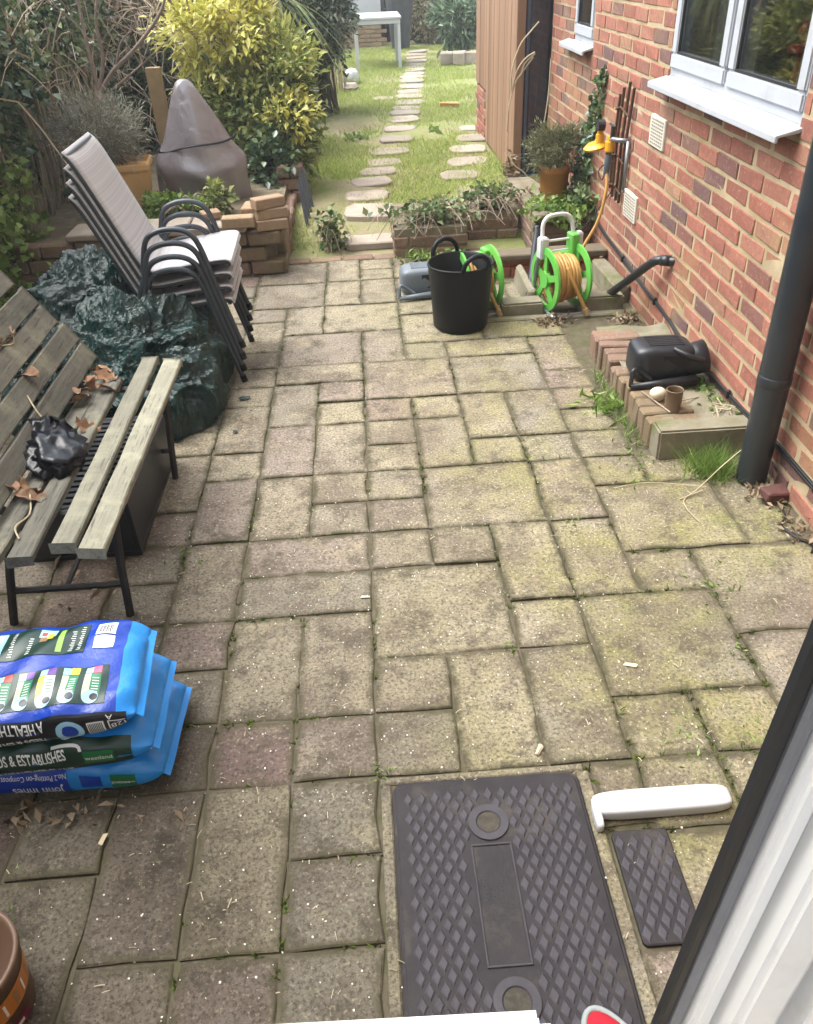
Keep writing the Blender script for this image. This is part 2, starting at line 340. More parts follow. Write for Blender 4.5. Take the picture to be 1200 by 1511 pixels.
M_pane.node_tree.links.new(_t.outputs[0], _o.inputs['Surface'])

def leaf_mat(name, stops, rough=0.5, trans=0.3, gloss=0.4):
    m = bpy.data.materials.new(name); m.use_nodes = True; n = NT.__new__(NT); n.m = m; n.t = m.node_tree; n.b = n.t.nodes['Principled BSDF']
    a = n.n('ShaderNodeAttribute', attribute_name='rnd'); v = n.vec('world')
    ad = n.n('ShaderNodeMath', operation='ADD'); n.l(a.outputs['Fac'], ad.inputs[0])
    ns = n.n('ShaderNodeMath', operation='MULTIPLY_ADD'); n.l(n.noise(v, 3.5, 3), ns.inputs[0]); ns.inputs[1].default_value = 0.9; ns.inputs[2].default_value = -0.45
    n.l(ns.outputs[0], ad.inputs[1]); c = n.ramp(ad.outputs[0], stops); n.col(c); n.set(rough, 0, gloss)
    tl = n.n('ShaderNodeBsdfTranslucent'); n.l(c, tl.inputs[0]); mx = n.n('ShaderNodeMixShader'); mx.inputs[0].default_value = trans
    out = [x for x in n.t.nodes if x.type == 'OUTPUT_MATERIAL'][0]
    n.l(n.b.outputs[0], mx.inputs[1]); n.l(tl.outputs[0], mx.inputs[2]); n.l(mx.outputs[0], out.inputs[0]); return m
L_ivy = leaf_mat('ivy_leaf', [(0, (0.028, 0.065, 0.036)), (0.5, (0.062, 0.125, 0.060)), (0.85, (0.13, 0.21, 0.09)), (1, (0.26, 0.32, 0.18))], 0.28, 0.25, 0.9)
L_ivypale = leaf_mat('pale_ivy_leaf', [(0, (0.045, 0.085, 0.03)), (0.5, (0.11, 0.17, 0.06)), (1, (0.25, 0.30, 0.14))], 0.45, 0.25)
L_gold = leaf_mat('golden_leaf', [(0, (0.40, 0.42, 0.09)), (0.35, (0.63, 0.60, 0.15)), (0.75, (0.77, 0.73, 0.24)), (1, (0.84, 0.81, 0.42))], 0.45, 0.35)
L_olive = leaf_mat('olive_leaf', [(0, (0.06, 0.10, 0.028)), (0.5, (0.17, 0.22, 0.065)), (1, (0.38, 0.39, 0.13))], 0.45, 0.3)
L_dark = leaf_mat('dark_leaf', [(0, (0.014, 0.032, 0.016)), (0.55, (0.036, 0.066, 0.032)), (1, (0.13, 0.17, 0.10))], 0.35, 0.15, 0.6)
L_lav = leaf_mat('lavender_leaf', [(0, (0.15, 0.155, 0.12)), (0.5, (0.30, 0.31, 0.25)), (1, (0.46, 0.46, 0.40))], 0.8, 0.15, 0.2)
L_rose = leaf_mat('rosemary_leaf', [(0, (0.07, 0.085, 0.045)), (0.5, (0.15, 0.165, 0.085)), (1, (0.28, 0.27, 0.16))], 0.7, 0.15, 0.2)
L_dead = leaf_mat('dead_leaf', [(0, (0.13, 0.095, 0.06)), (0.5, (0.24, 0.18, 0.12)), (1, (0.38, 0.30, 0.21))], 0.9, 0.15, 0.1)
L_grass = leaf_mat('grass_blade', [(0, (0.17, 0.24, 0.05)), (0.5, (0.32, 0.40, 0.10)), (0.85, (0.44, 0.47, 0.16)), (1, (0.52, 0.47, 0.25))], 0.6, 0.35, 0.2)
L_weed = leaf_mat('weed_leaf', [(0, (0.07, 0.13, 0.03)), (0.5, (0.17, 0.27, 0.05)), (1, (0.32, 0.42, 0.13))], 0.5, 0.35)
L_moss = leaf_mat('moss_tuft', [(0, (0.028, 0.038, 0.010)), (0.5, (0.06, 0.085, 0.018)), (1, (0.12, 0.16, 0.03))], 0.9, 0.2, 0.1)

def superbox(b, c, a, p=4.0, nu=36, nv=20, M=None):
    def f(u, v):
        t = 2 * math.pi * u; w = math.pi * (v - 0.5); e = 2 / p
        sg = lambda q: math.copysign(abs(q) ** e, q)
        q = Vector((c[0] + a[0] * sg(math.cos(w)) * sg(math.cos(t)), c[1] + a[1] * sg(math.cos(w)) * sg(math.sin(t)), c[2] + a[2] * sg(math.sin(w))))
        return M @ q if M else q
    b.grid(f, nu, nv); return b
# ------------------------------------------------------------------ foliage generators (numpy)
def np_mesh(name, V, F, mat_, rnd=None, smooth=False):
    me = bpy.data.meshes.new(name); nv = len(V); nf = len(F); k = F.shape[1]
    me.vertices.add(nv); me.vertices.foreach_set('co', V.astype(np.float32).ravel())
    me.loops.add(nf * k); me.loops.foreach_set('vertex_index', F.astype(np.int32).ravel())
    me.polygons.add(nf); me.polygons.foreach_set('loop_start', np.arange(0, nf * k, k, dtype=np.int32)); me.polygons.foreach_set('loop_total', np.full(nf, k, dtype=np.int32))
    if rnd is not None:
        at = me.attributes.new('rnd', 'FLOAT', 'FACE'); at.data.foreach_set('value', rnd.astype(np.float32))
    me.update(calc_edges=True); me.validate(); me.materials.append(mat_); return me
def unit(a): return a / np.maximum(np.linalg.norm(a, axis=1, keepdims=True), 1e-9)
def leaf_geo(P, size, aspect=0.5, up=0.4, out=None, droop=0.0, jitter=0.4):
    n = len(P); d = rng.normal(size=(n, 3))
    if out is not None: d = d * 0.6 + out * 1.0
    d[:, 2] += -droop; d = unit(d)
    nr = rng.normal(size=(n, 3)); nr[:, 2] += up * 3; s = unit(np.cross(d, nr)); nn = np.cross(s, d)
    L = (size * (1 + jitter * rng.uniform(-1, 1, n)))[:, None]; W = L * aspect * 0.5
    b = P; t = P + d * L - nn * L * 0.12; m = P + d * L * 0.45
    l = m + s * W + nn * W * 0.35; r = m - s * W + nn * W * 0.35
    V = np.stack([b, l, t, r], 1).reshape(-1, 3); i = np.arange(n) * 4
    F = np.stack([np.stack([i, i + 1, i + 2], 1), np.stack([i, i + 2, i + 3], 1)], 1).reshape(-1, 3)
    return V, F, np.repeat(rng.uniform(0, 1, n), 2)
def clumps(c, rad, n, k=40, spread=0.22, shell=0.55, flat=None):
    c = np.array(c, float); rad = np.array(rad, float)
    q = unit(rng.normal(size=(k, 3))) * (shell + (1 - shell) * rng.uniform(0, 1, (k, 1))); q = q * rad
    a = rng.integers(0, k, n); P = q[a] + rng.normal(size=(n, 3)) * rad * spread
    o = unit(P / rad); return c + P, o
def leaf_obj(name, P, size, mat_, parent=None, aspect=0.5, up=0.4, out=None, droop=0, jitter=0.4):
    V, F, r = leaf_geo(P, size, aspect, up, out, droop, jitter); return link(name, np_mesh(name, V, F, mat_, r), None, parent)
def blades(P, h, w, lean=0.35, jit=0.4):
    n = len(P); a = rng.uniform(0, 2 * np.pi, n); H = (h * (1 + jit * rng.uniform(-1, 1, n)))[:, None]
    s = np.stack([np.cos(a), np.sin(a), np.zeros(n)], 1) * w * 0.5
    d = np.stack([rng.normal(0, lean, n), rng.normal(0, lean, n), np.ones(n)], 1) * H
    V = np.stack([P - s, P + s, P + d], 1).reshape(-1, 3); i = np.arange(n) * 3
    return V, np.stack([i, i + 1, i + 2], 1), rng.uniform(0, 1, n)
def blade_obj(name, P, h, w, mat_, parent=None, lean=0.35):
    V, F, r = blades(P, h, w, lean); return link(name, np_mesh(name, V, F, mat_, r), None, parent)
def twigs(mb, base, dirv, length, r, depth, seg=5, spread=0.5, up=0.1):
    pts = [Vector(base)]; d = Vector(dirv).normalized()
    for i in range(5):
        d = (d + Vector((random.gauss(0, 0.13), random.gauss(0, 0.13), random.gauss(up * 0.4, 0.1)))).normalized()
        pts.append(pts[-1] + d * length / 5)
    mb.tube(pts, [r * (1 - 0.11 * i) for i in range(6)], seg)
    if depth > 0:
        for i in range(2, 6):
            if random.random() < 0.75:
                dd = (d + Vector((random.gauss(0, spread), random.gauss(0, spread), random.gauss(up, spread * 0.6)))).normalized()
                twigs(mb, pts[i], dd, length * random.uniform(0.5, 0.75), r * 0.55, depth - 1, 4, spread, up)

# ------------------------------------------------------------------ ground, patio, lawn
gb = MB(); gb.box(-34, -14, -0.30, 34, 44, -0.20); tag(obj('ground', gb, M_dirt), kind='structure')
def gz(x, y):
    t = min(1, max(0, (y - 5.5) / 0.8)); t = t * t * (3 - 2 * t)
    return -0.03 + 0.12 * t + 0.012 * math.sin(x * 3.1 + y * 1.3) * t + 0.008 * math.sin(x * 7 - y * 5) * t
lm = MB(); lm.grid(lambda u, v: (-7 + 16 * u, 5.35 + 22 * v, gz(-7 + 16 * u, 5.35 + 22 * v)), 100, 140)
tag(obj('lawn', lm, M_lawn, smooth=True), kind='structure')

patio = struct_empty('patio')
pb = MB(); pb.box(-3.6, -0.2, -0.12, 1.47, 5.52, -0.0065); obj('bedding', pb, M_joint, patio)
UX, UY, X0, Y0 = 0.2155, 0.208, -0.063, 1.285
slab_cache = {}
def slab_mesh(w, h):
    key = (round(w, 2), round(h, 2)); lst = slab_cache.setdefault(key, [])
    if len(lst) < 4:
        b = MB(); a = w / 2 - 0.0036; c = h / 2 - 0.0036
        nx = max(2, int(w / 0.1)); ny = max(2, int(h / 0.1))
        ring = [(-a + 2 * a * i / nx, -c) for i in range(nx)] + [(a, -c + 2 * c * i / ny) for i in range(ny)] + [(a - 2 * a * i / nx, c) for i in range(nx)] + [(-a, c - 2 * c * i / ny) for i in range(ny)]
        ring = [(x + random.gauss(0, 0.0032), y + random.gauss(0, 0.0032)) for x, y in ring]; n = len(ring)
        vs = [(x, y, -0.03) for x, y in ring] + [(x, y, -0.0025 + random.gauss(0, 0.0008)) for x, y in ring] + [(x * (1 - 0.004 / a), y * (1 - 0.004 / c), random.gauss(0, 0.0006)) for x, y in ring] + [(0, 0, 0.001)]
        fs = []
        for j in (0, 1):
            fs += [(j * n + i, j * n + (i + 1) % n, (j + 1) * n + (i + 1) % n, (j + 1) * n + i) for i in range(n)]
        vs.insert(3 * n, None); vs = vs[:3 * n] + [(x * (1 - 0.026 / a), y * (1 - 0.026 / c), random.gauss(0.0004, 0.0005)) for x, y in ring] + [(0, 0, 0.001)]
        fs += [(2 * n + i, 2 * n + (i + 1) % n, 3 * n + (i + 1) % n, 3 * n + i) for i in range(n)] + [(3 * n + i, 3 * n + (i + 1) % n, 4 * n) for i in range(n)]
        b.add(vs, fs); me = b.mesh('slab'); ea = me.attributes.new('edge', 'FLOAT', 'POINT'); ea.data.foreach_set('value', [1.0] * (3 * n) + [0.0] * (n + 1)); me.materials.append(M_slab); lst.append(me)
    return random.choice(lst)
joints = []
def put_slab(x, y, w, h, rot=True):
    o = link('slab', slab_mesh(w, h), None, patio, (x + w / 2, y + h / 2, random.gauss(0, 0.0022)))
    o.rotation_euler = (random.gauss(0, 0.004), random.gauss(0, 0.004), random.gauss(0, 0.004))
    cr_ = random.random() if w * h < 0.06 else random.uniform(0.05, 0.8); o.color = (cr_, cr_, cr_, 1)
    joints.append((x, y, w, h))
occ = set()
def cell_free(i, j):
    if (i, j) in occ: return False
    x = X0 + UX * i; y = Y0 + UY * j; xm = x + UX / 2; ym = y + UY / 2
    if -3 <= j < 0 and 0 <= i <= 2: return False
    if ym > 2.72 and xm > 1.06: return False
    if i > 6 or i < -10 or j > 19 or j < -5: return False
    return True
def take(i, j, w, h):
    for a in range(w):
        for b in range(h): occ.add((i + a, j + b))
    put_slab(X0 + UX * i, Y0 + UY * j, UX * w, UY * h)
spec = [(0, 0, 1, 1), (0, 1, 1, 1), (1, 0, 1, 2), (2, 0, 1, 2), (3, 1, 2, 2), (2, 2, 1, 1), (3, 0, 1, 1), (4, 0, 1, 1), (0, 2, 2, 2), (1, 4, 1, 1), (2, 3, 1, 2), (3, 3, 1, 2),
        (4, 3, 1, 1), (4, 4, 2, 2), (6, 4, 1, 2), (5, 2, 2, 2), (5, 0, 1, 2), (6, 0, 1, 2), (1, 5, 2, 2), (3, 5, 1, 2), (0, 4, 1, 1), (0, 5, 1, 1), (0, 6, 1, 1), (4, 6, 1, 1), (5, 6, 2, 1),
        (-2, 3, 2, 1), (-3, 3, 1, 2), (-3, 2, 1, 1), (-2, 1, 1, 2), (-1, 1, 1, 2), (-3, 1, 1, 1), (-3, 0, 1, 1), (-2, 0, 1, 1), (-1, 0, 1, 1), (-2, -2, 1, 2), (-1, -1, 1, 1), (-1, -2, 1, 1), (-2, -3, 1, 1), (-1, -3, 1, 1),
        (-3, -2, 1, 2), (-3, -3, 1, 1), (-2, 4, 2, 1), (-2, 5, 1, 2), (-1, 5, 1, 1), (-1, 6, 1, 1), (1, 9, 1, 1), (2, 8, 1, 2), (1, 7, 1, 2), (2, 7, 1, 1), (3, 8, 1, 2), (3, 7, 1, 1), (4, 7, 1, 1), (0, 10, 2, 2), (2, 10, 2, 2), (1, 12, 1, 1), (2, 12, 2, 1), (-2, 12, 2, 2), (-2, 14, 1, 2), (-1, 14, 2, 2), (-3, 5, 1, 2), (-3, 7, 1, 1), (-3, 8, 1, 2)]
for s in spec: take(*s)
for j in range(-5, 20):
    for i in range(-10, 7):
        if not cell_free(i, j): continue
        opts = [(2, 2), (2, 1), (1, 2), (1, 1), (1, 1)]; random.shuffle(opts)
        for w, h in opts:
            if all(cell_free(i + a, j + b) for a in range(w) for b in range(h)):
                if i < -3 < i + w or (i <= -1 < i + w - 1): continue
                take(i, j, w, h); break
for (x, y, w, h) in [(0.462, 1.10, 0.125, 0.18), (0.462, 0.50, 0.125, 0.31), (0.605, 0.66, 0.0, 0.0)]:
    if w: put_slab(x, y, w, h)
# cement haunching round the covers
hb = MB()
hb.box(-0.058, 1.262, -0.03, 0.452, 1.283, 0.0005); hb.box(-0.058, 0.55, -0.03, -0.032, 1.262, 0.0005); hb.box(0.432, 0.55, -0.03, 0.462, 1.262, 0.0005)
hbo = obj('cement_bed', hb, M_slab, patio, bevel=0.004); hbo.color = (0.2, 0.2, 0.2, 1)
# soldier course of pink bricks at the lawn end
me_paver = None
pv = MB(); pv.box(-0.1, -0.05, -0.05, 0.1, 0.05, 0.0, jit=0.002); me_paver = pv.mesh('edge_brick', bevel=0.006); me_paver.materials.append(M_oldbrick)
for k in range(7):
    for r in range(1):
        o = link('edge_brick', me_paver, None, patio, (-0.50 + k * 0.213, 5.50 + random.gauss(0, 0.006), 0.004 + random.gauss(0, 0.003))); o.rotation_euler = (0, 0, random.gauss(0, 0.02))

# moss and grit in the joints
jp = []
for (x, y, w, h) in joints:
    if y > 5.3 or x < -1.6: continue
    dens = 22 if x > 0.2 else 15
    for k in range(int((w + h) * dens)):
        t = random.random()
        p = (x + w * t, y) if random.random() < w / (w + h) else (x, y + h * t)
        if math.sin(p[0] * 5.3 + p[1] * 2.1) + math.sin(p[1] * 7.7 - p[0] * 3) + random.gauss(0, 0.6) > 0.2: jp.append(p)
jp = np.array(jp); q = np.repeat(jp, 7, 0); q = q + rng.normal(0, 0.006, q.shape); P = np.column_stack([q, np.full(len(q), -0.006)])
tag(blade_obj('joint_moss', P, 0.011, 0.007, L_moss, lean=0.9), kind='stuff')
# weeds in the joints
wp = []
for (cx, cy, s, n) in [(1.02, 1.90, 0.05, 60), (0.99, 1.62, 0.03, 30), (-0.70, 2.22, 0.035, 40), (-0.05, 1.30, 0.02, 30), (0.66, 2.30, 0.03, 35), (0.95, 1.33, 0.04, 45), (0.75, 1.31, 0.04, 40), (0.36, 2.30, 0.02, 20), (-0.98, 1.05, 0.05, 40), (-0.92, 0.93, 0.03, 30), (0.34, 1.70, 0.015, 15), (-0.57, 3.3, 0.02, 20), (0.98, 2.55, 0.04, 40), (0.99, 2.75, 0.06, 60), (1.05, 2.72, 0.05, 40), (-0.74, 1.75, 0.03, 30)]:
    wp.append(np.column_stack([rng.normal(cx, s, n), rng.normal(cy, s, n), np.zeros(n)]))
wp = np.vstack(wp)
tag(leaf_obj('joint_weeds', wp, 0.018, L_weed, aspect=0.35, up=0.2), kind='stuff')

# grass on the lawn
def lawn_ok(x, y):
    b = np.sin(x * 2.3 + 0.7) + np.sin(y * 1.7 + x) + 0.9 * np.sin(y * 4.1 - x * 3.2) + 0.6 * np.sin(x * 9 + y * 6)
    pathx = np.interp(y, [5.6, 6.8, 7.4, 8.4, 9.7, 12, 18], [0.03, 0.02, 0.11, 0.27, 0.43, 0.69, 1.2])
    d = np.abs(x - pathx)
    near = np.exp(-((d / np.where(y < 9.5, 0.22, 0.15)) ** 2))
    d2 = np.exp(-(((x - np.interp(y, [6.8, 7.8, 8.8, 9.8], [0.78, 0.95, 1.16, 1.32])) / 0.16) ** 2)) * (y < 9.6)
    dirt = np.exp(-(((x + 0.05) / 0.38) ** 2 + ((y - 9.9) / 1.2) ** 2)) + np.exp(-(((x + 0.35) / 0.2) ** 2 + ((y - 6.6) / 0.8) ** 2)) + 0.8 * np.exp(-(((x - 0.75) / 0.2) ** 2 + ((y - 9.2) / 0.9) ** 2))
    return (b - 2.6 * near - 2.2 * d2 - 3.0 * dirt + 1.15 + rng.normal(0, 0.8, len(x))) > 0
n = 150000
yy = 5.75 + 13.0 * rng.uniform(0, 1, n) ** 1.35; xx = rng.uniform(-0.75, 2.3, n)
k = lawn_ok(xx, yy) & ~((xx > 1.28) & (yy > 6.7) & (yy < 10.2)); xx = xx[k]; yy = yy[k]
zz = np.array([gz(a, b) for a, b in zip(xx, yy)])
tag(blade_obj('grass', np.column_stack([xx, yy, zz - 0.004]), 0.042, 0.0075, L_grass, lean=0.7), kind='stuff')

# stepping stones
gp = struct_empty('garden_path')
def flag(w, d, seed):
    rr = random.Random(seed); b = MB(); n = 14; ring = []
    for k in range(n):
        a = 2 * math.pi * k / n; c, s_ = math.cos(a), math.sin(a)
        f = 1 / max(abs(c) ** 7 + abs(s_) ** 7, 1e-6) ** (1 / 7)
        ring.append((w / 2 * c * f * rr.uniform(0.92, 1.04), d / 2 * s_ * f * rr.uniform(0.9, 1.05)))
    vs = [(x, y, -0.03) for x, y in ring] + [(x, y, 0.008) for x, y in ring] + [(x * 0.94, y * 0.93, 0.016) for x, y in ring] + [(0, 0, 0.017)]
    fs = [(j * n + i, j * n + (i + 1) % n, (j + 1) * n + (i + 1) % n, (j + 1) * n + i) for j in (0, 1) for i in range(n)] + [(2 * n + i, 2 * n + (i + 1) % n, 3 * n) for i in range(n)]
    me = b.add(vs, fs).mesh('stepping_stone'); me.materials.append(M_stone); return me
flags = [flag(0.34, 0.30, 1), flag(0.36, 0.33, 5), flag(0.33, 0.31, 9)]
def put_stone(x, y, sx=1, sy=1):
    o = link('stepping_stone', random.choice(flags), None, gp, (x, y, gz(x, y) + 0.004)); o.scale = (sx, sy, 1)
    o.rotation_euler = (random.gauss(0, 0.015), random.gauss(0, 0.015), random.gauss(-0.06, 0.05))
for (x, y, sx, sy) in [(0.02, 5.82, 1.15, 0.9), (0.04, 6.25, 1.2, 1.25), (0.015, 6.75, 1.05, 1.0), (0.06, 7.2, 1.05, 0.9), (0.13, 7.62, 1, 0.9), (0.20, 8.05, 1, 0.9), (0.27, 8.5, 1.2, 1.0), (0.36, 9.0, 1, 1), (0.43, 9.6, 1.05, 1)]:
    put_stone(x, y, sx, sy)
y = 10.15
while y < 17.8:
    put_stone(float(np.interp(y, [9.7, 12, 14.6, 18], [0.45, 0.69, 0.91, 1.22])), y, 1.1, 1.12); y += 0.46
for (x, y) in [(0.83, 7.3), (0.95, 7.8), (1.02, 8.3), (1.14, 8.8), (1.24, 9.5), (0.35, 12.0)]: put_stone(x, y, 1.05, 1.0)

# ------------------------------------------------------------------ brick building blocks
def brick_meshes(w, d, h, mats, n=5, bev=0.006, jit=0.0025, name='brick'):
    out = []
    for k in range(n):
        b = MB(); b.box(-w / 2, -d / 2, -h / 2, w / 2, d / 2, h / 2, jit=jit)
        me = b.mesh(name, bevel=bev); me.materials.append(mats); out.append(me)
    return out
WX = 1.462
# ------------------------------------------------------------------ house side wall with windows
house = thing('house', 'red brick house side wall with white framed windows along the right', 'house', (WX, 1.2, 0))
wall = MB()
WIN = [(2.86, 4.215, 1.135, 2.25), (5.66, 6.16, 1.135, 2.25)]
WY0, WY1, WZ1 = -0.6, 6.86, 5.5
def wallpiece(y0, y1, z0, z1): wall.box(WX + 0.0035, y0, z0, WX + 0.20, y1, z1)
wallpiece(WY0, WIN[0][0], -0.1, WZ1); wallpiece(WIN[0][0], WIN[0][1], -0.1, WIN[0][2]); wallpiece(WIN[0][0], WIN[0][1], WIN[0][3], WZ1)
wallpiece(WIN[0][1], WIN[1][0], -0.1, WZ1); wallpiece(WIN[1][0], WIN[1][1], -0.1, WIN[1][2]); wallpiece(WIN[1][0], WIN[1][1], WIN[1][3], WZ1); wallpiece(WIN[1][1], WY1, -0.1, WZ1)
wo = obj('wall', wall, M_mortar, house)
bms = brick_meshes(0.10, 0.211, 0.061, M_brick, 6, 0.0035, 0.003)
stuff = MB(); rn = []
cand = []
for row in range(0, 30):
    z = row * 0.075 + 0.037; off = 0.1125 if row % 2 else 0.0
    for c in range(-3, 32):
        y = c * 0.225 + off + (random.gauss(0, 0.006) if True else 0)
        y0, y1 = y - 0.1065, y + 0.1065
        if y1 < -0.5 or y0 > WY1 - 0.02: continue
        segs = [(y0, min(y1, WY1 - 0.003))]
        for (a, b_, z0, z1) in WIN:
            if z0 - 0.02 < z < z1 + 0.02:
                ns = []
                for (s0, s1) in segs:
                    if s1 <= a or s0 >= b_: ns.append((s0, s1))
                    else:
                        if s0 < a: ns.append((s0, a))
                        if s1 > b_: ns.append((b_, s1))
                segs = ns
        for (s0, s1) in segs:
            if s1 - s0 > 0.03: cand.append((y, z, s0, s1))
def showiness(c):
    y, z = c[0], c[1]
    if y < 1.9 or z > 1.75 or (z > 1.3 and y < 2.5): return 99 + y
    if z > 1.15 and 2.8 < y < 4.25: return 90
    return y
cand.sort(key=showiness)
for k, (y, z, s0, s1) in enumerate(cand):
    if k < 300:
        o = link('brick', random.choice(bms), None, wo, world=False)
        o.location = Vector((WX + 0.05 + random.gauss(0, 0.0012), (s0 + s1) / 2, z + random.gauss(0, 0.0012))) - loc_of(wo)
        o.scale = (1, (s1 - s0 - 0.003) / 0.211, 1); o.rotation_euler = (random.gauss(0, 0.008), 0, random.gauss(0, 0.004))
    else:
        stuff.box(WX + random.gauss(0, 0.0012), s0, z - 0.0305, WX + 0.05, s1 - 0.002, z + 0.0305, jit=0.002); rn += [random.random()] * 6
me = stuff.mesh('brickwork'); at = me.attributes.new('rnd', 'FLOAT', 'FACE'); at.data.foreach_set('value', rn)
tag(link('brickwork', me, M_brick_far, wo), kind='stuff')
def window(y0, y1, z0, z1, panes, sillx, sy0, sy1):
    fx = WX - 0.004
    f = MB(); f.box(fx + 0.012, y0, z0, fx + 0.075, y1, z0 + 0.05); f.box(fx + 0.012, y0, z1 - 0.05, fx + 0.075, y1, z1); f.box(fx + 0.012, y0, z0 + 0.05, fx + 0.075, y0 + 0.04, z1 - 0.05); f.box(fx + 0.012, y1 - 0.04, z0 + 0.05, fx + 0.075, y1, z1 - 0.05)
    w = obj('window', f, M_upvc, house, bevel=0.004)
    for (a, b) in panes:
        s = MB(); t = 0.062
        s.box(fx, a, z0 + 0.035, fx + 0.06, b, z0 + 0.035 + t); s.box(fx, a, z1 - 0.04 - t, fx + 0.06, b, z1 - 0.04); s.box(fx, a, z0 + 0.035 + t, fx + 0.06, a + t, z1 - 0.04 - t); s.box(fx, b - t, z0 + 0.035 + t, fx + 0.06, b, z1 - 0.04 - t)
        obj('sash', s, M_upvc, w, bevel=0.007, bseg=2)
        g = MB(); g.box(fx + 0.018, a + t - 0.002, z0 + 0.033 + t, fx + 0.022, b - t + 0.002, z1 - 0.038 - t); obj('pane', g, M_winglass, w)
        k = MB(); q = 0.010
        k.box(fx + 0.006, a + t, z0 + 0.035 + t, fx + 0.0175, b - t, z0 + 0.035 + t + q); k.box(fx + 0.006, a + t, z0 + 0.045 + t, fx + 0.0175, a + t + q, z1 - 0.05 - t); k.box(fx + 0.006, b - t - q, z0 + 0.045 + t, fx + 0.0175, b - t, z1 - 0.05 - t)
        obj('gasket', k, M_gasket, w)
    s = MB(); s.add([(sillx, sy0, z0 - 0.022), (sillx, sy1, z0 - 0.022), (WX + 0.02, sy1, z0 + 0.004), (WX + 0.02, sy0, z0 + 0.004), (sillx, sy0, z0 - 0.046), (sillx, sy1, z0 - 0.046), (sillx + 0.012, sy1, z0 - 0.046), (sillx + 0.012, sy0, z0 - 0.046), (sillx + 0.012, sy0, z0 - 0.030), (sillx + 0.012, sy1, z0 - 0.030), (WX + 0.02, sy1, z0 - 0.014), (WX + 0.02, sy0, z0 - 0.014)],
                    [(0, 3, 2, 1), (0, 1, 5, 4), (4, 5, 6, 7), (7, 6, 9, 8), (8, 9, 10, 11), (0, 4, 7, 8), (0, 8, 11, 3), (1, 9, 6, 5), (1, 2, 10, 9), (2, 3, 11, 10)])
    obj('sill', s, M_upvc, w, bevel=0.0025)
    return w
window(2.86, 4.215, 1.165, 2.25, [(2.875, 3.53), (3.56, 4.20)], 1.375, 2.84, 4.24)
window(5.66, 6.16, 1.165, 2.25, [(5.675, 6.145)], 1.395, 5.64, 6.30)
# the kitchen seen dimly through the glass
rm = MB(); rm.box(WX + 0.9, 2.3, 0.5, WX + 0.95, 5.0, 2.4); rm.box(WX + 0.21, 2.3, 0.9, WX + 0.89, 5.0, 0.94); rm.box(WX + 0.21, 5.0, 0.5, WX + 0.95, 5.05, 2.4); rm.box(WX + 0.21, 2.25, 0.5, WX + 0.95, 2.3, 2.4)

M_room = mat('room_plaster', (0.75, 0.75, 0.68), None, 3, 0.8); obj('room_lining', rm, M_room, house)
rm2 = MB(); rm2.box(WX + 0.6, 5.4, 0.5, WX + 0.65, 6.5, 2.4); obj('blind', rm2, mat('pale_blind', (0.55, 0.62, 0.6), None, 3, 0.8), house)
def indoor(name, label, cat, mb, m, **kw): return tag(obj(name, mb, m, **kw), label, cat)
b = MB(); b.box(WX + 0.30, 3.66, 0.945, WX + 0.50, 3.98, 1.48); indoor('coffee_machine', 'dark kitchen appliance on the worktop behind the left window pane', 'appliance', b, M_blackplastic, bevel=0.012)
b = MB(); b.box(WX + 0.10, 3.0, 1.2, WX + 0.12, 3.16, 1.40, M=T(0, 0, 0)); indoor('chopping_board', 'pale wooden board leaning inside the right window pane', 'board', b, mat('pale_board', (0.55, 0.38, 0.19), None, 4, 0.6), bevel=0.006)
b = MB(); b.tube([(WX + 0.12, 3.22, 1.16), (WX + 0.12, 3.2, 1.40), (WX + 0.1, 3.16, 1.44), (WX + 0.06, 3.12, 1.41)], 0.011, 8); b.box(WX + 0.08, 3.14, 1.345, WX + 0.12, 3.23, 1.37); indoor('kitchen_tap', 'chrome kitchen tap with a red cloth inside the right window', 'tap', b, M_red)
# air bricks in the house wall
def airbrick(y0, y1, z0, z1):
    b = MB(); b.box(WX - 0.012, y0, z0, WX + 0.02, y1, z1); a = obj('air_brick', b, M_airbrick, house, bevel=0.004)
    n = MB(); rows = 8
    for r in range(rows):
        for c in range(6):
            yy = y0 + 0.018 + c * (y1 - y0 - 0.03) / 6; z = z0 + 0.014 + r * (z1 - z0 - 0.02) / rows
            n.box(WX - 0.0145, yy, z, WX - 0.0115, yy + (y1 - y0) / 11, z + 0.007)
    tag(obj('slot', n, mat('slot_shadow_stone', (0.30, 0.27, 0.22), None, 5, 0.95) if not bpy.data.materials.get('slot_shadow_stone') else bpy.data.materials['slot_shadow_stone'], a), kind='stuff')
airbrick(4.135, 4.35, 0.845, 0.985); airbrick(4.43, 4.65, 0.42, 0.56)

tall = thing('shade_hedge', 'unseen evergreen hedge added at the left to shade the near paving', 'hedge', (-3.0, 0.5, 0))  # out-of-view hedge added to cast shade over the near left paving
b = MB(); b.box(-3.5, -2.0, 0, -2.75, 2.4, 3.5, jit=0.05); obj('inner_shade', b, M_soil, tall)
P = np.column_stack([rng.normal(-2.75, 0.12, 5000), rng.uniform(-2.0, 2.5, 5000), rng.uniform(0, 3.75, 5000)]); leaf_obj('foliage', P, 0.08, L_ivy, tall, 0.7, 0.3)
# rear wall of the house round the glazed opening the view is taken through
rw = thing('house_rear_wall', 'brick rear wall of the house below and around the glazed opening', 'wall', (-0.5, 0.2, 0))
b = MB(); b.box(-3.6, 0.05, -0.1, -1.75, 0.30, 2.2); b.box(-1.75, 0.05, -0.1, 1.46, 0.30, 0.76); b.box(0.62, 0.05, 0.76, 1.46, 0.30, 2.2); b.box(-5.0, 0.05, 2.2, 1.46, 0.30, 5.5); b.box(-5.0, 0.05, -0.1, -3.6, 0.30, 2.2)
obj('masonry', b, M_mortar, rw)

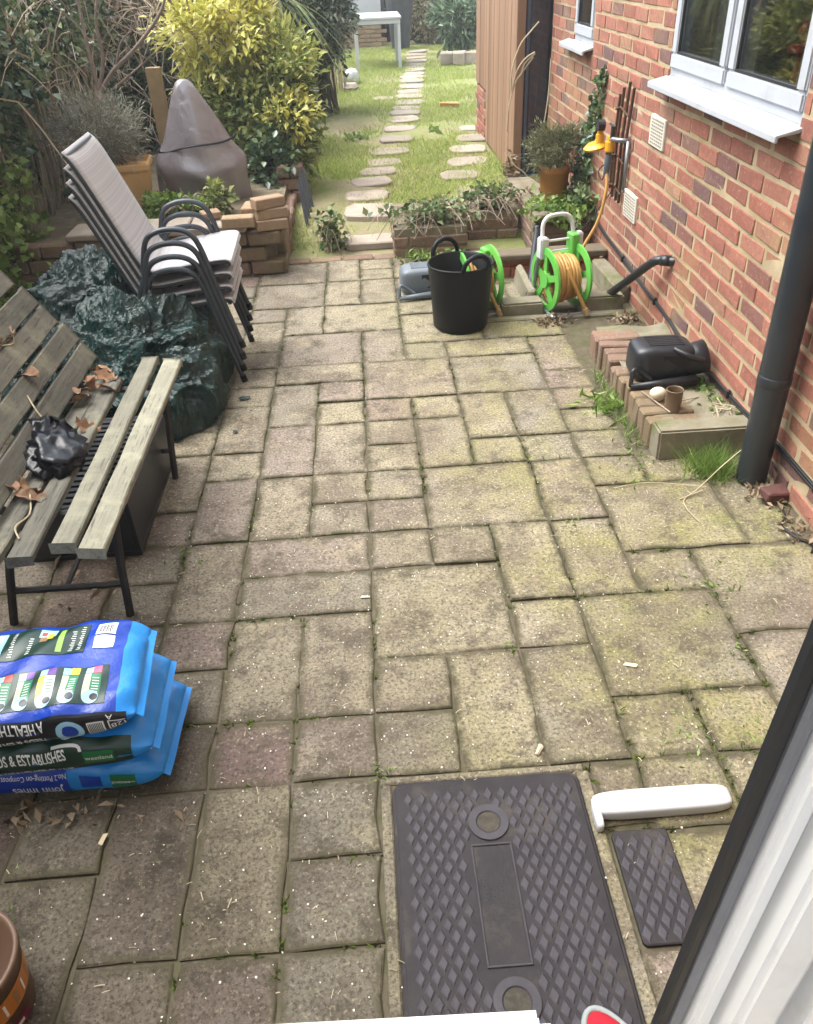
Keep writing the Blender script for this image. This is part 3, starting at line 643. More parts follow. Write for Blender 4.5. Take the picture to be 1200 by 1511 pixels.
# ------------------------------------------------------------------ timber clad extension
ext = thing('extension', 'cedar clad garden extension with a dark door beyond the house wall', 'extension', (1.24, 6.95, 0.1))
EX, EY0, EY1 = 1.222, 6.95, 9.45
b = MB(); b.box(EX + 0.03, EY0 + 0.03, 0.0, EX + 2.5, EY1, 3.0); obj('core', b, M_dark, ext)
cb = MB(); cb.box(0, -0.0735, 0, 0.022, 0.0735, 1); mc = cb.mesh('cladding_board', bevel=0.004); mc.materials.append(M_cedar)
y = EY0 + 0.075; k = 0
while y < EY1 - 0.05:
    z0 = 0.12 if y < 8.55 else 0.56
    o = link('cladding_board', mc, None, ext, Vector((EX + random.gauss(0, 0.002), y, z0)) - loc_of(ext)); o.scale = (1, 1, 2.9 - z0); y += 0.150
cor = MB(); cor.box(EX - 0.012, EY0 - 0.03, 0.12, EX + 0.055, EY0 - 0.001, 2.9); obj('corner_board', cor, M_cedar, ext, bevel=0.004)
pl = MB(); pl.box(EX + 0.034, 8.6, -0.05, EX + 0.038, EY1, 0.55); po = obj('plinth', pl, M_mortar, ext)
bme = brick_meshes(0.05, 0.213, 0.064, M_brick, 3)
for r in range(7):
    for c in range(3):
        yy = 8.72 + c * 0.225 + (0.11 if r % 2 else 0)
        o = link('brick', random.choice(bme), None, po); o.location = Vector((EX + 0.03, yy, 0.05 + r * 0.075)) - loc_of(po)
dr = MB(); dr.box(EX + 0.057, EY0 - 0.02, 0.16, WX + 0.10, EY0 + 0.02, 2.6); do = obj('door', dr, M_navy, ext, bevel=0.004)
dr = MB(); dr.box(EX + 0.10, EY0 - 0.032, 0.24, WX + 0.02, EY0 - 0.0205, 2.5); obj('door_pane', dr, mat('dark_reflective_glass', (0.010, 0.016, 0.030), None, 4, 0.08, 0, 0.8), do)
dr = MB(); dr.box(EX + 0.070, EY0 - 0.04, 0.165, EX + 0.086, EY0 - 0.0205, 2.5); dr.box(EX + 0.05, EY0 - 0.07, 0.10, WX + 0.05, EY0 - 0.0205, 0.158); obj('door_frame', dr, mat('grey_blue_frame', (0.05, 0.065, 0.09), None, 4, 0.35), do)
# ------------------------------------------------------------------ brick edged bed by the wall
bed = thing('brick_edged_bed', 'low bed edged with upright bricks against the house wall, watering can lying on it', 'garden bed', (1.2, 3.2, 0))
b = MB(); b.grid(lambda u, v: (1.12 + 0.345 * u, 2.72 + 1.10 * v, 0.096 + 0.008 * math.sin(u * 7 + v * 13) + 0.006 * math.sin(v * 31 - u * 9)), 14, 30); obj('bed_surface', b, M_concrete, bed, smooth=True)
ebm = brick_meshes(0.215, 0.066, 0.135, M_oldbrick, 5, 0.007, 0.004)
y = 2.83
while y < 3.78:
    hgt = random.gauss(0, 0.004) - (0.03 if 3.3 < y < 3.42 else 0)
    o = link('brick', random.choice(ebm), None, bed); o.location = Vector((1.185 + random.gauss(0, 0.004), y, 0.045 + hgt)) - Vector(bed.location)
    o.rotation_euler = (random.gauss(0.0, 0.03), random.gauss(0, 0.02), random.gauss(0, 0.03)); y += 0.0745
b = MB(); b.box(1.083, 2.685, -0.03, 1.475, 2.79, 0.124, jit=0.003); obj('kerb', b, M_concrete, bed, bevel=0.008, bseg=2)

# ------------------------------------------------------------------ drain gully with stone kerbs
gul = thing('drain_gully', 'sunken drain gully behind mossy stone kerbs with red brick lining', 'drain', (1.05, 4.4, 0))
for (x0, x1, t) in [(0.72, 0.945, 0.078), (1.155, 1.40, 0.085)]:
    b = MB(); b.box(x0, 4.26, -0.05, x1, 4.36, t, jit=0.006); obj('kerb', b, M_concrete, gul, bevel=0.010, bseg=2)
b = MB(); b.box(0.6, 4.20, -0.06, 1.46, 4.255, 0.012, jit=0.004); obj('kerb', b, M_concrete, gul, bevel=0.008)
gbm = brick_meshes(0.213, 0.08, 0.075, brick_mat('red_gully_brick', 'object', [(0, (0.36, 0.11, 0.07)), (1, (0.44, 0.16, 0.10))], dirt=(0.2, 0.12, 0.08)), 3)
for k in range(4):
    for r in range(2):
        o = link('brick', random.choice(gbm), None, gul); o.location = Vector((0.76 + 0.218 * k - 0.1 * r, 4.95 + 0.012 * r, 0.03 + 0.078 * r)) - Vector(gul.location)
b = MB(); b.box(0.62, 4.88, 0.112, 1.455, 5.02, 0.15, jit=0.004); obj('sleeper', b, M_sleeper, gul, bevel=0.006)
b = MB(); b.box(0.6, 4.361, -0.10, 1.46, 4.905, -0.005); obj('floor', b, M_oldmortar, gul)
for (x0, x1) in [(0.88, 0.93), (1.36, 1.455)]:
    b = MB(); b.box(x0, 4.38, -0.02, x1, 4.85, 0.10, jit=0.012); obj('pier', b, M_concrete, gul, bevel=0.012)

# ------------------------------------------------------------------ planters at the back of the patio
def planter(label, x0, x1, y0, y1, h, wood=False):
    p = thing('brick_planter', label, 'planter', (x0, y0, 0))
    b = MB(); t = 0.09
    b.box(x0 + 0.008, y0 + 0.008, -0.05, x1 - 0.008, y1, h - 0.012); obj('core', b, M_oldmortar, p)
    ms = brick_meshes(0.208, 0.09, 0.066, M_oldbrick, 4, 0.008, 0.004)
    rows = int(h / 0.075)
    for r in range(rows):
        zz = 0.038 + r * 0.0755 - 0.01; x = x0 + (0.105 if r % 2 else 0.0); first = True
        while x < x1 - 0.02:
            w = min(0.213, x1 - x)
            if first and r % 2: 
                o = link('brick', random.choice(ms), None, p); o.scale = (0.45, 1, 1); o.location = Vector((x0 + 0.048, y0 + 0.045, zz)) - Vector(p.location)
            first = False
            o = link('brick', random.choice(ms), None, p); o.scale = ((w - 0.006) / 0.208, 1, 1); o.location = Vector((x + w / 2, y0 + 0.045 + random.gauss(0, 0.003), zz)) - Vector(p.location)
            x += 0.2135
        for sx in (x0 + 0.045, x1 - 0.045):
            yy = y0 + 0.09 + (0.06 if r % 2 else 0)
            while yy < y1 - 0.1:
                o = link('brick', random.choice(ms), None, p); o.rotation_euler = (0, 0, math.pi / 2); o.location = Vector((sx, yy + 0.11, zz)) - Vector(p.location); yy += 0.2135
    b = MB(); b.grid(lambda u, v: (x0 + 0.09 + (x1 - x0 - 0.18) * u, y0 + 0.09 + (y1 - y0 - 0.09) * v, h - 0.015 + 0.02 * math.sin(u * 5 + v * 4)), 8, 8); obj('soil', b, M_soil, p, smooth=True)
    if wood:
        b = MB(); b.box(x0 - 0.01, y0 - 0.012, h - 0.02, x1, y0 + 0.10, h + 0.028, jit=0.003); obj('coping', b, M_sleeper, p, bevel=0.008)
    return p
planter('brick planter with wooden coping in the corner below the potted shrub', 1.085, 1.455, 5.27, 6.5, 0.245, True)
planter('old brick planter overgrown with dead vines beside the garden path', 0.17, 0.665, 5.42, 6.1, 0.20)
planter('small brick planter overgrown with vines behind the hose reels', 0.70, 1.06, 5.75, 6.4, 0.20)
def overgrow(label, c, rad, n1, n2, nt, group=None):
    t = thing('trailing_plant', label, 'plant', (c[0], c[1], c[2] - rad[2] * 0.6))
    P, o = clumps(c, rad, n1, 16, 0.3, 0.4); leaf_obj('foliage', P, 0.05, L_ivypale, t, 0.7, 0.6)
    P, o = clumps((c[0] + rad[0] * 0.25, c[1], c[2]), rad, n2, 14, 0.3, 0.4); leaf_obj('dead_foliage', P, 0.032, L_dead, t, 0.55, 0.3)
    m = MB()
    for k in range(nt):
        a = random.uniform(0, 6.28); p = Vector((c[0] + random.gauss(0, rad[0] * 0.5), c[1] + random.gauss(0, rad[1] * 0.4), c[2] + rad[2] * 0.2))
        e = p + Vector((math.cos(a) * rad[0] * 0.7, math.sin(a) * rad[1] * 0.7 - 0.08, -rad[2] * random.uniform(0.6, 1.8)))
        mid = (p + e) / 2 + Vector((0, 0, rad[2] * random.uniform(0.2, 0.8))); m.tube(smoothpts([p, mid, e], 4), random.uniform(0.0012, 0.003), 4)
    obj('stem', m, M_stick, t); return t
overgrow('tangle of pale ivy and dead vine stems over the planter by the path', (0.42, 5.55, 0.25), (0.26, 0.16, 0.08), 330, 200, 50)
overgrow('ivy and dead vine stems over the planter behind the hose reels', (0.88, 5.85, 0.25), (0.18, 0.16, 0.08), 240, 150, 36)
overgrow('small clump of ivy and dead stems at the patio edge left of the path', (-0.26, 5.75, 0.12), (0.10, 0.10, 0.12), 190, 70, 20)
P, o = clumps((1.25, 5.45, 0.28), (0.21, 0.28, 0.05), 650, 24, 0.3, 0.3)
tag(leaf_obj('ground_ivy', P, 0.045, L_weed, aspect=0.75, up=0.8), 'bright green ground cover spilling over the corner planter', 'plant')
P, o = clumps((0.42, 5.28, 0.04), (0.22, 0.06, 0.05), 260, 12, 0.3, 0.3)
tag(leaf_obj('low_weed', P, 0.05, L_weed, aspect=0.3, up=0.1), kind='stuff')
# dandelion-like plant and grass by the bed
P = np.column_stack([rng.normal(1.0, 0.045, 90), rng.normal(3.16, 0.05, 90), np.full(90, 0.01)])
tag(leaf_obj('rosette_weed', P, 0.06, L_weed, aspect=0.28, up=0.2), 'pale green leafy weed growing beside the brick edging', 'plant')
P = np.column_stack([rng.normal(1.045, 0.02, 200), rng.uniform(2.8, 3.5, 200), np.zeros(200)])
tag(blade_obj('edging_grass', P, 0.05, 0.005, L_weed, lean=0.6), kind='stuff')
P = np.column_stack([rng.normal(1.27, 0.045, 700), rng.normal(2.585, 0.045, 700), np.zeros(700)])
tag(blade_obj('grass_tuft', P, 0.085, 0.004, L_weed, lean=0.55), 'tuft of long grass growing at the foot of the drainpipe', 'grass')
P = np.column_stack([rng.normal(1.40, 0.03, 110), rng.normal(2.98, 0.12, 110), np.full(110, 0.10)])
tag(leaf_obj('bed_weed', P, 0.03, L_weed, aspect=0.6, up=0.3), kind='stuff')

# ------------------------------------------------------------------ raised bed on the left with loose bricks
rb = thing('raised_bed', 'raised bed behind the stacked chairs with an old brick retaining wall', 'garden bed', (-0.7, 5.3, 0))
b = MB(); b.box(-3.4, 5.33, -0.1, -0.60, 8.3, 0.24); obj('core', b, M_oldmortar, rb)
b = MB(); b.grid(lambda u, v: (-3.4 + 2.78 * u, 5.40 + 2.9 * v, 0.25 + 0.02 * math.sin(u * 9 + v * 5) + 0.012 * math.sin(v * 23)), 20, 20); obj('soil', b, M_dirt, rb, smooth=True)
ms = brick_meshes(0.208, 0.095, 0.085, M_oldbrick, 5, 0.010, 0.006)
for r in range(3):
    for k in range(13):
        x = -0.66 - k * 0.216 - (0.10 if r % 2 else 0.0)
        o = link('brick', random.choice(ms), None, rb); o.location = Vector((x, 5.28 + random.gauss(0, 0.004), 0.045 + r * 0.093)) - Vector(rb.location)
    for k in range(6):
        yy = 5.37 + k * 0.216 + (0.1 if r % 2 else 0)
        if r == 2 and 5.9 < yy < 6.5: continue
        o = link('brick', random.choice(ms), None, rb); o.rotation_euler = (0, 0, math.pi / 2 + random.gauss(0, 0.02)); o.location = Vector((-0.585 + random.gauss(0, 0.004), yy, 0.045 + r * 0.093)) - Vector(rb.location)
for k in range(3):
    b = MB(); b.box(-1.12 - 0.38 * k, 5.22, 0.282, -0.76 - 0.38 * k, 5.50, 0.325, jit=0.006); obj('coping_slab', b, M_stone, rb, bevel=0.008)
lbm = brick_meshes(0.2, 0.098, 0.062, M_buff, 3, 0.006, 0.003, 'loose_brick')
LB = 'loose bricks piled on the old wall'
for (x, y, z, rz, lab) in [(-0.73, 5.40, 0.315, 1.45, 'buff brick at the bottom left of the loose pile on the old wall'), (-0.735, 5.40, 0.378, 1.5, 'buff brick topping the left column of the loose pile'),
                           (-0.60, 5.28, 0.315, 0.2, 'chipped grey brick at the bottom right of the loose pile'), (-0.60, 5.30, 0.378, 0.32, 'pinkish brick in the middle of the right column of the loose pile'),
                           (-0.61, 5.30, 0.442, 0.5, 'yellow brick topping the right column of the loose pile'), (-0.80, 5.22, 0.355, 0.05, 'brown brick lying apart at the left front of the loose pile')]:
    o = tag(link('loose_brick', lbm[0], None, None, (x, y, z), (0, 0, rz)), lab, 'brick', LB)
o = tag(link('loose_brick', lbm[1], None, None, (-1.0, 5.42, 0.356), (0, 0, 0.4)), 'red brick fragment lying on the coping behind the chairs', 'brick', LB); o.scale = (0.6, 1, 0.7)
# second brick pier with folded black stand
pr = thing('brick_pier', 'old brown brick pier beside the lawn under the green bush', 'pier', (-0.57, 6.75, 0))
for r in range(4):
    for k in range(2):
        o = link('brick', random.choice(ms), None, pr); o.rotation_euler = (0, 0, math.pi / 2 if r % 2 else 0); o.location = (((k - 0.5) * 0.105) if r % 2 else 0.0, 0.0 if r % 2 else (k - 0.5) * 0.105, 0.05 + r * 0.093)
st = thing('folded_stand', 'folded black metal legs leaning beside the brown brick pier', 'stand', (-0.49, 6.35, 0))
for k in range(4):
    b = MB(); b.tube([(-0.425 + 0.012 * k, 6.05 + 0.13 * k, 0.0), (-0.475 + 0.005 * k, 6.22 + 0.13 * k, 0.36)], 0.013, 8); obj('leg', b, M_chairmetal, st)

# ------------------------------------------------------------------ drainpipe, waste pipes, cable, tap
dp = thing('drainpipe', 'large dark drainpipe standing at the house wall', 'drainpipe', (1.385, 2.5, 0))
b = MB(); b.lathe([(0.055, 0.0), (0.055, 3.0)], 28, T(1.385, 2.5, 0.01)); obj('pipe', b, M_pipe, dp, smooth=True)
b = MB(); b.lathe([(0.0552, 0.0), (0.0575, 0.003), (0.0575, 0.035), (0.0552, 0.038)], 28, T(1.385, 2.5, 0.40)); obj('collar', b, M_pipe, dp, smooth=True)
def wastepipe(label, pts):
    b = MB(); b.tube(pts, 0.0215, 14); o = tag(obj('waste_pipe', b, M_blackplastic, smooth=True), label, 'pipe')
    d = (Vector(pts[1]) - Vector(pts[0])).normalized(); p = Vector(pts[0])
    c = MB(); c.tube([p + d * 0.03, p + d * 0.075], 0.026, 14); obj('elbow', c, M_blackplastic, o, smooth=True); return o
wastepipe('black waste pipe slanting from the house wall down into the drain gully', smoothpts([(1.475, 3.80, 0.415), (1.43, 3.84, 0.41), (1.395, 3.89, 0.39), (1.36, 4.08, 0.25), (1.325, 4.36, 0.055)], 5))
wastepipe('short black waste pipe entering the gully behind the hose reel', smoothpts([(1.10, 5.28, 0.20), (1.06, 5.1, 0.19), (1.0, 4.85, 0.17), (0.90, 4.45, 0.055)], 5))
cab = thing('cable', 'pair of black cables clipped along the foot of the house wall', 'cable', (WX, 3.5, 0.15))
for dz in (0.0, 0.012):
    pts = [(WX - 0.006, 5.25, 0.30 + dz), (WX - 0.006, 5.1, 0.225 + dz), (WX - 0.006, 4.6, 0.19 + dz), (WX - 0.007, 4.2, 0.165 + dz), (WX - 0.006, 3.77, 0.145 + dz), (WX - 0.008, 3.5, 0.118 + dz), (WX - 0.006, 3.24, 0.112 + dz), (WX - 0.007, 2.86, 0.122 + dz), (WX - 0.006, 2.55, 0.14 + dz), (WX - 0.006, 2.0, 0.14 + dz), (WX - 0.006, 0.8, 0.15 + dz)]
    b = MB(); b.tube(smoothpts(pts, 6), 0.0062, 6); obj('strand', b, M_cable, cab, smooth=True)
for (y, z) in [(4.55, 0.19), (3.95, 0.158), (3.35, 0.12), (2.95, 0.125)]:
    b = MB(); b.box(WX - 0.02, y - 0.009, z - 0.012, WX - 0.001, y + 0.009, z + 0.026); obj('clip', b, M_cable, cab, bevel=0.004)
tp = thing('outdoor_tap', 'outdoor tap with yellow hose connectors on a rusty bracket', 'tap', (1.40, 4.8, 0.7))
b = MB(); b.tube([(WX, 4.68, 0.80), (1.41, 4.70, 0.80), (1.385, 4.74, 0.80), (1.385, 4.80, 0.79)], 0.012, 10); b.tube([(1.445, 4.66, 0.80), (1.445, 4.66, 0.55)], 0.0105, 10); b.tube([(1.445, 4.66, 0.55), (1.462, 4.66, 0.545)], 0.016, 10); obj('pipework', b, M_galv, tp, smooth=True)
b = MB(); b.tube([(1.385, 4.77, 0.80), (1.385, 4.77, 0.86)], 0.012, 8); b.tube([(1.385, 4.72, 0.865), (1.385, 4.83, 0.865)], 0.007, 8); b.tube([(1.36, 5.0, 0.83), (1.40, 5.0, 0.83)], 0.03, 12); obj('valve', b, M_iron, tp)
for (y, z, r) in [(4.80, 0.75, 0.026), (5.02, 0.75, 0.024)]:
    b = MB(); b.lathe([(0.0, 0.055), (r * 0.7, 0.055), (r * 0.75, 0.03), (r, 0.028), (r, -0.02), (r * 0.7, -0.03), (0, -0.03)], 14, T(1.385, y, z)); obj('connector', b, M_yellow, tp, smooth=False)
b = MB(); b.lathe([(0, 0.01), (0.05, 0.01), (0.075, -0.01), (0.07, -0.022), (0, -0.022)], 14, T(1.37, 5.04, 0.72) @ rotm('Y', -12)); obj('cap', b, M_yellow, tp)
b = MB(); b.lathe([(0.016, 0.0), (0.02, 0.06), (0.018, 0.12)], 12, T(1.375, 4.79, 0.60) @ rotm('X', 8)); obj('grip', b, M_greyplastic, tp)
rk = thing('rusty_trellis', 'rusty iron trellis rods standing against the wall behind the tap', 'trellis', (1.44, 4.82, 0.45))
for (y0, y1, z0, z1) in [(4.74, 4.66, 0.46, 1.06), (4.80, 4.74, 0.46, 1.08), (4.88, 4.84, 0.46, 1.04), (4.93, 4.90, 0.5, 1.0)]:
    b = MB(); b.tube([(1.448, y0, z0), (1.44, (y0 + y1) / 2, (z0 + z1) / 2), (1.446, y1, z1)], 0.0085, 6); obj('rod', b, M_rust, rk)
for z in (0.52, 0.68, 0.92):
    b = MB(); b.tube([(1.436, 4.68, z), (1.425, 4.80, z + 0.03), (1.436, 4.93, z)], 0.005, 5); obj('cross_bar', b, M_rust, rk)
b = MB(); b.tube(smoothpts([(1.43, 4.86, 0.66), (1.40, 4.93, 0.63), (1.39, 5.0, 0.58), (1.40, 4.96, 0.54), (1.41, 4.94, 0.57)], 6), 0.004, 6); obj('scroll', b, M_rust, rk)
b = MB(); pts = smoothpts([(1.17, 4.45, 0.11), (1.22, 4.68, 0.17), (1.33, 4.72, 0.36), (1.37, 4.74, 0.52), (1.376, 4.78, 0.62)], 8); b.tube(pts, 0.0095, 8); tag(obj('garden_hose', b, M_hose, smooth=True), 'tan hose rising from the green hose reel to the outdoor tap', 'hose')
b = MB(); b.tube(smoothpts([(1.30, 4.9, 0.28), (1.38, 4.85, 0.42), (1.43, 4.75, 0.56)], 6), 0.003, 5); tag(obj('thin_wire', b, M_iron), 'thin dark wire hanging from the trellis beside the tan hose', 'wire')
# ivy climbing the house corner
iv = thing('climbing_ivy', 'ivy climbing the house wall between the pot and the tap', 'plant', (1.44, 5.35, 0.25))
n = 900; t = rng.uniform(0, 1, n) ** 1.4
n = 620; t = t[:n]
P = np.column_stack([1.445 - rng.uniform(0, 0.05, n) * (1.3 - t), 5.62 - 0.35 * t + rng.normal(0, 0.10, n) * (1.25 - t), 0.22 + 0.86 * t])
leaf_obj('foliage', P[:380], 0.04, L_ivy, iv, 0.8, 0.2); leaf_obj('pale_leafage', P[380:], 0.036, L_ivypale, iv, 0.8, 0.2)
P, o = clumps((1.40, 5.33, 0.30), (0.06, 0.12, 0.10), 170, 8, 0.3); leaf_obj('pale_foliage', P, 0.042, L_ivypale, iv, 0.8, 0.3)
b = MB(); b.tube(smoothpts([(1.45, 5.6, 0.2), (1.452, 5.5, 0.5), (1.452, 5.35, 0.8), (1.452, 5.25, 1.08)], 5), 0.007, 6); obj('stem', b, M_stick, iv)

# ------------------------------------------------------------------ things on the brick edged bed
def watering_can(label, m, loc, rz, roll=0.0):
    t = thing('watering_can', label, 'watering can', loc, rz)
    b = MB(); superbox(b, (-0.03, 0.022, 0.083), (0.135, 0.094, 0.083), 4.5); obj('body', b, m, t, smooth=True, world=False)
    b = MB()
    for k in range(6): b.box(-0.10 + 0.0, -0.03 + 0.018 * k, 0.1645, 0.05, -0.022 + 0.018 * k, 0.1675)
    obj('rib', b, m, t, bevel=0.001, world=False)
    mm = T(0.085, 0.0, 0.078) @ rotm('Y', 78)
    b = MB(); b.lathe([(0.068, -0.03), (0.07, 0.03), (0.073, 0.075), (0.066, 0.075), (0.062, 0.02), (0.0, 0.01)], 24, mm @ rotm('X', 0)); obj('mouth', b, m, t, smooth=True, world=False)
    b = MB(); b.tube(smoothpts([(0.0, -0.05, 0.155), (0.05, -0.095, 0.14), (0.11, -0.085, 0.115), (0.13, -0.05, 0.105)], 5), 0.012, 8); obj('grip', b, m, t, smooth=True, world=False)
    b = MB(); b.tube([(0.10, -0.085, 0.022), (-0.05, -0.10, 0.022), (-0.185, -0.105, 0.016)], [0.024, 0.018, 0.013], 10); obj('spout', b, m, t, smooth=True, world=False)
    b = MB(); b.tube(smoothpts([(-0.185, -0.103, 0.016), (-0.182, -0.095, 0.055), (-0.172, -0.085, 0.085), (-0.13, -0.075, 0.06), (-0.09, -0.085, 0.03)], 4), 0.0095, 8); obj('brace', b, m, t, smooth=True, world=False)
    b = MB(); b.box(-0.045, -0.0715, 0.055, 0.045, -0.0692, 0.135); obj('recess', b, M_dark, t, bevel=0.0008, world=False)
    return t
watering_can('black watering can lying on its side on the brick edged bed', M_blackplastic, (1.27, 3.19, 0.108), -0.02)
watering_can('grey watering can lying on the paving behind the black tub', M_greyplastic, (0.34, 4.72, 0.004), 0.06)
b = MB()
ico = bmesh.new(); bmesh.ops.create_icosphere(ico, subdivisions=3, radius=0.032)
for v in ico.verts: v.co = Vector((v.co.x * 1.05, v.co.y * 0.9, v.co.z * 0.92)) * (1 + 0.10 * math.sin(v.co.x * 60 + 1) * math.cos(v.co.y * 70) + 0.05 * math.sin(v.co.z * 110))
me = bpy.data.meshes.new('pebble'); ico.to_mesh(me); ico.free(); me.polygons.foreach_set('use_smooth', [True] * len(me.polygons))
tag(link('pebble', me, M_whitestone, None, (1.165, 2.985, 0.135)), 'pale pebble beside the rusty tin on the bed', 'stone')
tin = thing('rusty_tin', 'rusty open tin standing on the bed beside the pale pebble', 'tin', (1.205, 2.905, 0.103))
b = MB(); b.lathe([(0.0, 0.002), (0.033, 0.0), (0.034, 0.004), (0.033, 0.008), (0.033, 0.086), (0.0355, 0.09), (0.0325, 0.092), (0.031, 0.088), (0.031, 0.06)], 26); obj('can', b, M_tin, tin, smooth=True, world=False)
b = MB(); b.lathe([(0.031, 0.062), (0.0, 0.064)], 20); obj('soil', b, M_soil, tin, world=False)
b = MB(); b.tube([(1.12, 3.05, 0.118), (1.18, 2.86, 0.115)], 0.003, 5); b.tube([(1.20, 2.93, 0.118), (1.34, 2.98, 0.112)], 0.003, 5); tag(obj('twig', b, M_stick), 'thin dark twigs lying on the bed around the tin', 'twig')
b = MB()
for k in range(8):
    x = 1.33 + random.uniform(0, 0.12); y = 2.80 + random.uniform(0, 0.12)
    b.tube(smoothpts([(x, y, 0.11), (x + random.gauss(0, 0.03), y + random.gauss(0, 0.03), 0.13), (x + random.gauss(0, 0.05), y + random.gauss(0, 0.05), 0.115)], 3), 0.0022, 4)
tag(obj('dead_straw', b, M_stickpale), kind='stuff')

# ------------------------------------------------------------------ hose reels
def hose_reel(label, loc, rz, handle=True):
    t = thing('hose_reel', label, 'hose reel', loc, rz); t.scale = (1.08, 1.08, 1.08)
    for sx in (-0.088, 0.088):
        b = MB(); n = 40; cz = 0.165
        for k in range(n):
            a = 2 * math.pi * k / n; a2 = 2 * math.pi * (k + 1) / n
            def P(r, w, x): return (sx + x, r * math.cos(w), cz + r * math.sin(w))
            b.add([P(0.125, a, -0.009), P(0.158, a, -0.006), P(0.158, a2, -0.006), P(0.125, a2, -0.009), P(0.125, a, 0.009), P(0.158, a, 0.006), P(0.158, a2, 0.006), P(0.125, a2, 0.009)],
                  [(0, 1, 2, 3), (7, 6, 5, 4), (1, 5, 6, 2), (0, 3, 7, 4)])
        for k in range(5):
            a = 2 * math.pi * k / 5 + 0.3; M = T(sx, 0, cz) @ Matrix.Rotation(a, 4, 'X'); b.box(-0.005, 0.03, -0.016, 0.005, 0.13, 0.016, M=M)
        b.tube([(sx - 0.012, 0, cz), (sx + 0.012, 0, cz)], 0.042, 18)
        obj('side_disc', b, M_lime, t, world=False)
    b = MB(); pts = []; turns = 15
    for i in range(turns * 20 + 1):
        a = i / 20 * 2 * math.pi; lay = int(i / 20) // 7; ph = (i / 20) % 7 / 7
        x = -0.062 + 0.124 * (ph if lay % 2 == 0 else 1 - ph); r = 0.085 + 0.018 * min(2, (i / 20) / 7) + 0.004 * math.sin(a * 0.37)
        pts.append((x, r * math.cos(a), 0.165 + r * math.sin(a)))
    b.tube(pts, 0.0095, 6); obj('hose', b, M_hose, t, smooth=True, world=False)
    b = MB(); b.tube(smoothpts([(-0.02, -0.10, 0.245), (0.0, -0.13, 0.18), (0.035, -0.15, 0.10), (0.065, -0.165, 0.035)], 5), 0.010, 8); obj('hose_end', b, M_hose, t, smooth=True, world=False)
    b = MB(); b.tube([(0.060, -0.164, 0.045), (0.072, -0.17, 0.012)], 0.014, 10); obj('connector', b, mat('tan_fitting', (0.45, 0.33, 0.16), None, 8, 0.5) if not bpy.data.materials.get('tan_fitting') else bpy.data.materials['tan_fitting'], t, world=False)
    if handle:
     b = MB(); b.tube(smoothpts([(-0.085, 0.05, 0.27), (-0.085, 0.07, 0.38), (-0.075, 0.078, 0.43), (-0.04, 0.082, 0.455), (0.04, 0.082, 0.455), (0.075, 0.078, 0.43), (0.085, 0.07, 0.38), (0.085, 0.05, 0.27)], 4), 0.0105, 10); obj('handle', b, M_paleplastic, t, smooth=True, world=False)
    for z in ((0.285, 0.34) if handle else ()):
        b = MB(); b.tube([(-0.085, 0.055, z), (0.085, 0.055, z)], 0.007, 8); obj('cross_bar', b, M_paleplastic, t, world=False)
    for bx in (((-0.112, 0.02, 0.26, -0.068, 0.075, 0.365), (0.098, 0.03, 0.28, 0.128, 0.075, 0.37)) if handle else ()):
        b = MB(); b.box(*bx); obj('clamp', b, M_paleplastic, t, bevel=0.006, bseg=2, world=False)
    b = MB(); b.box(0.055, 0.01, 0.24, 0.097, 0.08, 0.37 if handle else 0.30); b.box(-0.062, 0.02, 0.255, 0.055, 0.065, 0.285); obj('bracket', b, M_lime, t, bevel=0.006, world=False)
    for sx in (-0.10, 0.10):
        b = MB(); b.tube(smoothpts([(sx, 0.06, 0.30), (sx, 0.10, 0.12), (sx, 0.12, 0.014), (sx, 0.0, 0.012), (sx, -0.14, 0.012)], 4), 0.0095, 8); obj('leg', b, M_galv, t, smooth=True, world=False)
    b = MB(); b.tube([(-0.10, -0.14, 0.012), (0.10, -0.14, 0.012)], 0.0095, 8); obj('foot_bar', b, M_galv, t, world=False)
    return t
hose_reel('lime green hose reel with tan hose standing clear at the drain gully', (1.055, 4.36, 0.0), 0.25)
hose_reel('lime green hose reel half hidden behind the black tub', (0.585, 4.42, 0.0), 0.25, False)

# ------------------------------------------------------------------ black tub
tub = thing('garden_tub', 'black flexible rubber tub with two handles standing on the paving', 'tub', (0.475, 4.20, 0.0))
b = MB(); b.lathe([(0.0, 0.004), (0.135, 0.0), (0.147, 0.012), (0.158, 0.16), (0.170, 0.335), (0.176, 0.345), (0.172, 0.352), (0.165, 0.346), (0.152, 0.16), (0.140, 0.02), (0.0, 0.016)], 48, wob=0.012)
obj('body', b, M_rubber, tub, smooth=True, world=False)
for a in (112, -68):
    M = Matrix.Rotation(R(a), 4, 'Z'); pts = []
    for k in range(13):
        w = math.pi * k / 12; pts.append(M @ Vector((0.168 + 0.012 * math.sin(w), -0.075 * math.cos(w) , 0.338 + 0.085 * math.sin(w) ** 0.8)))
    b = MB(); b.tube(pts, 0.0125, 8); obj('handle', b, M_rubber, tub, smooth=True, world=False)

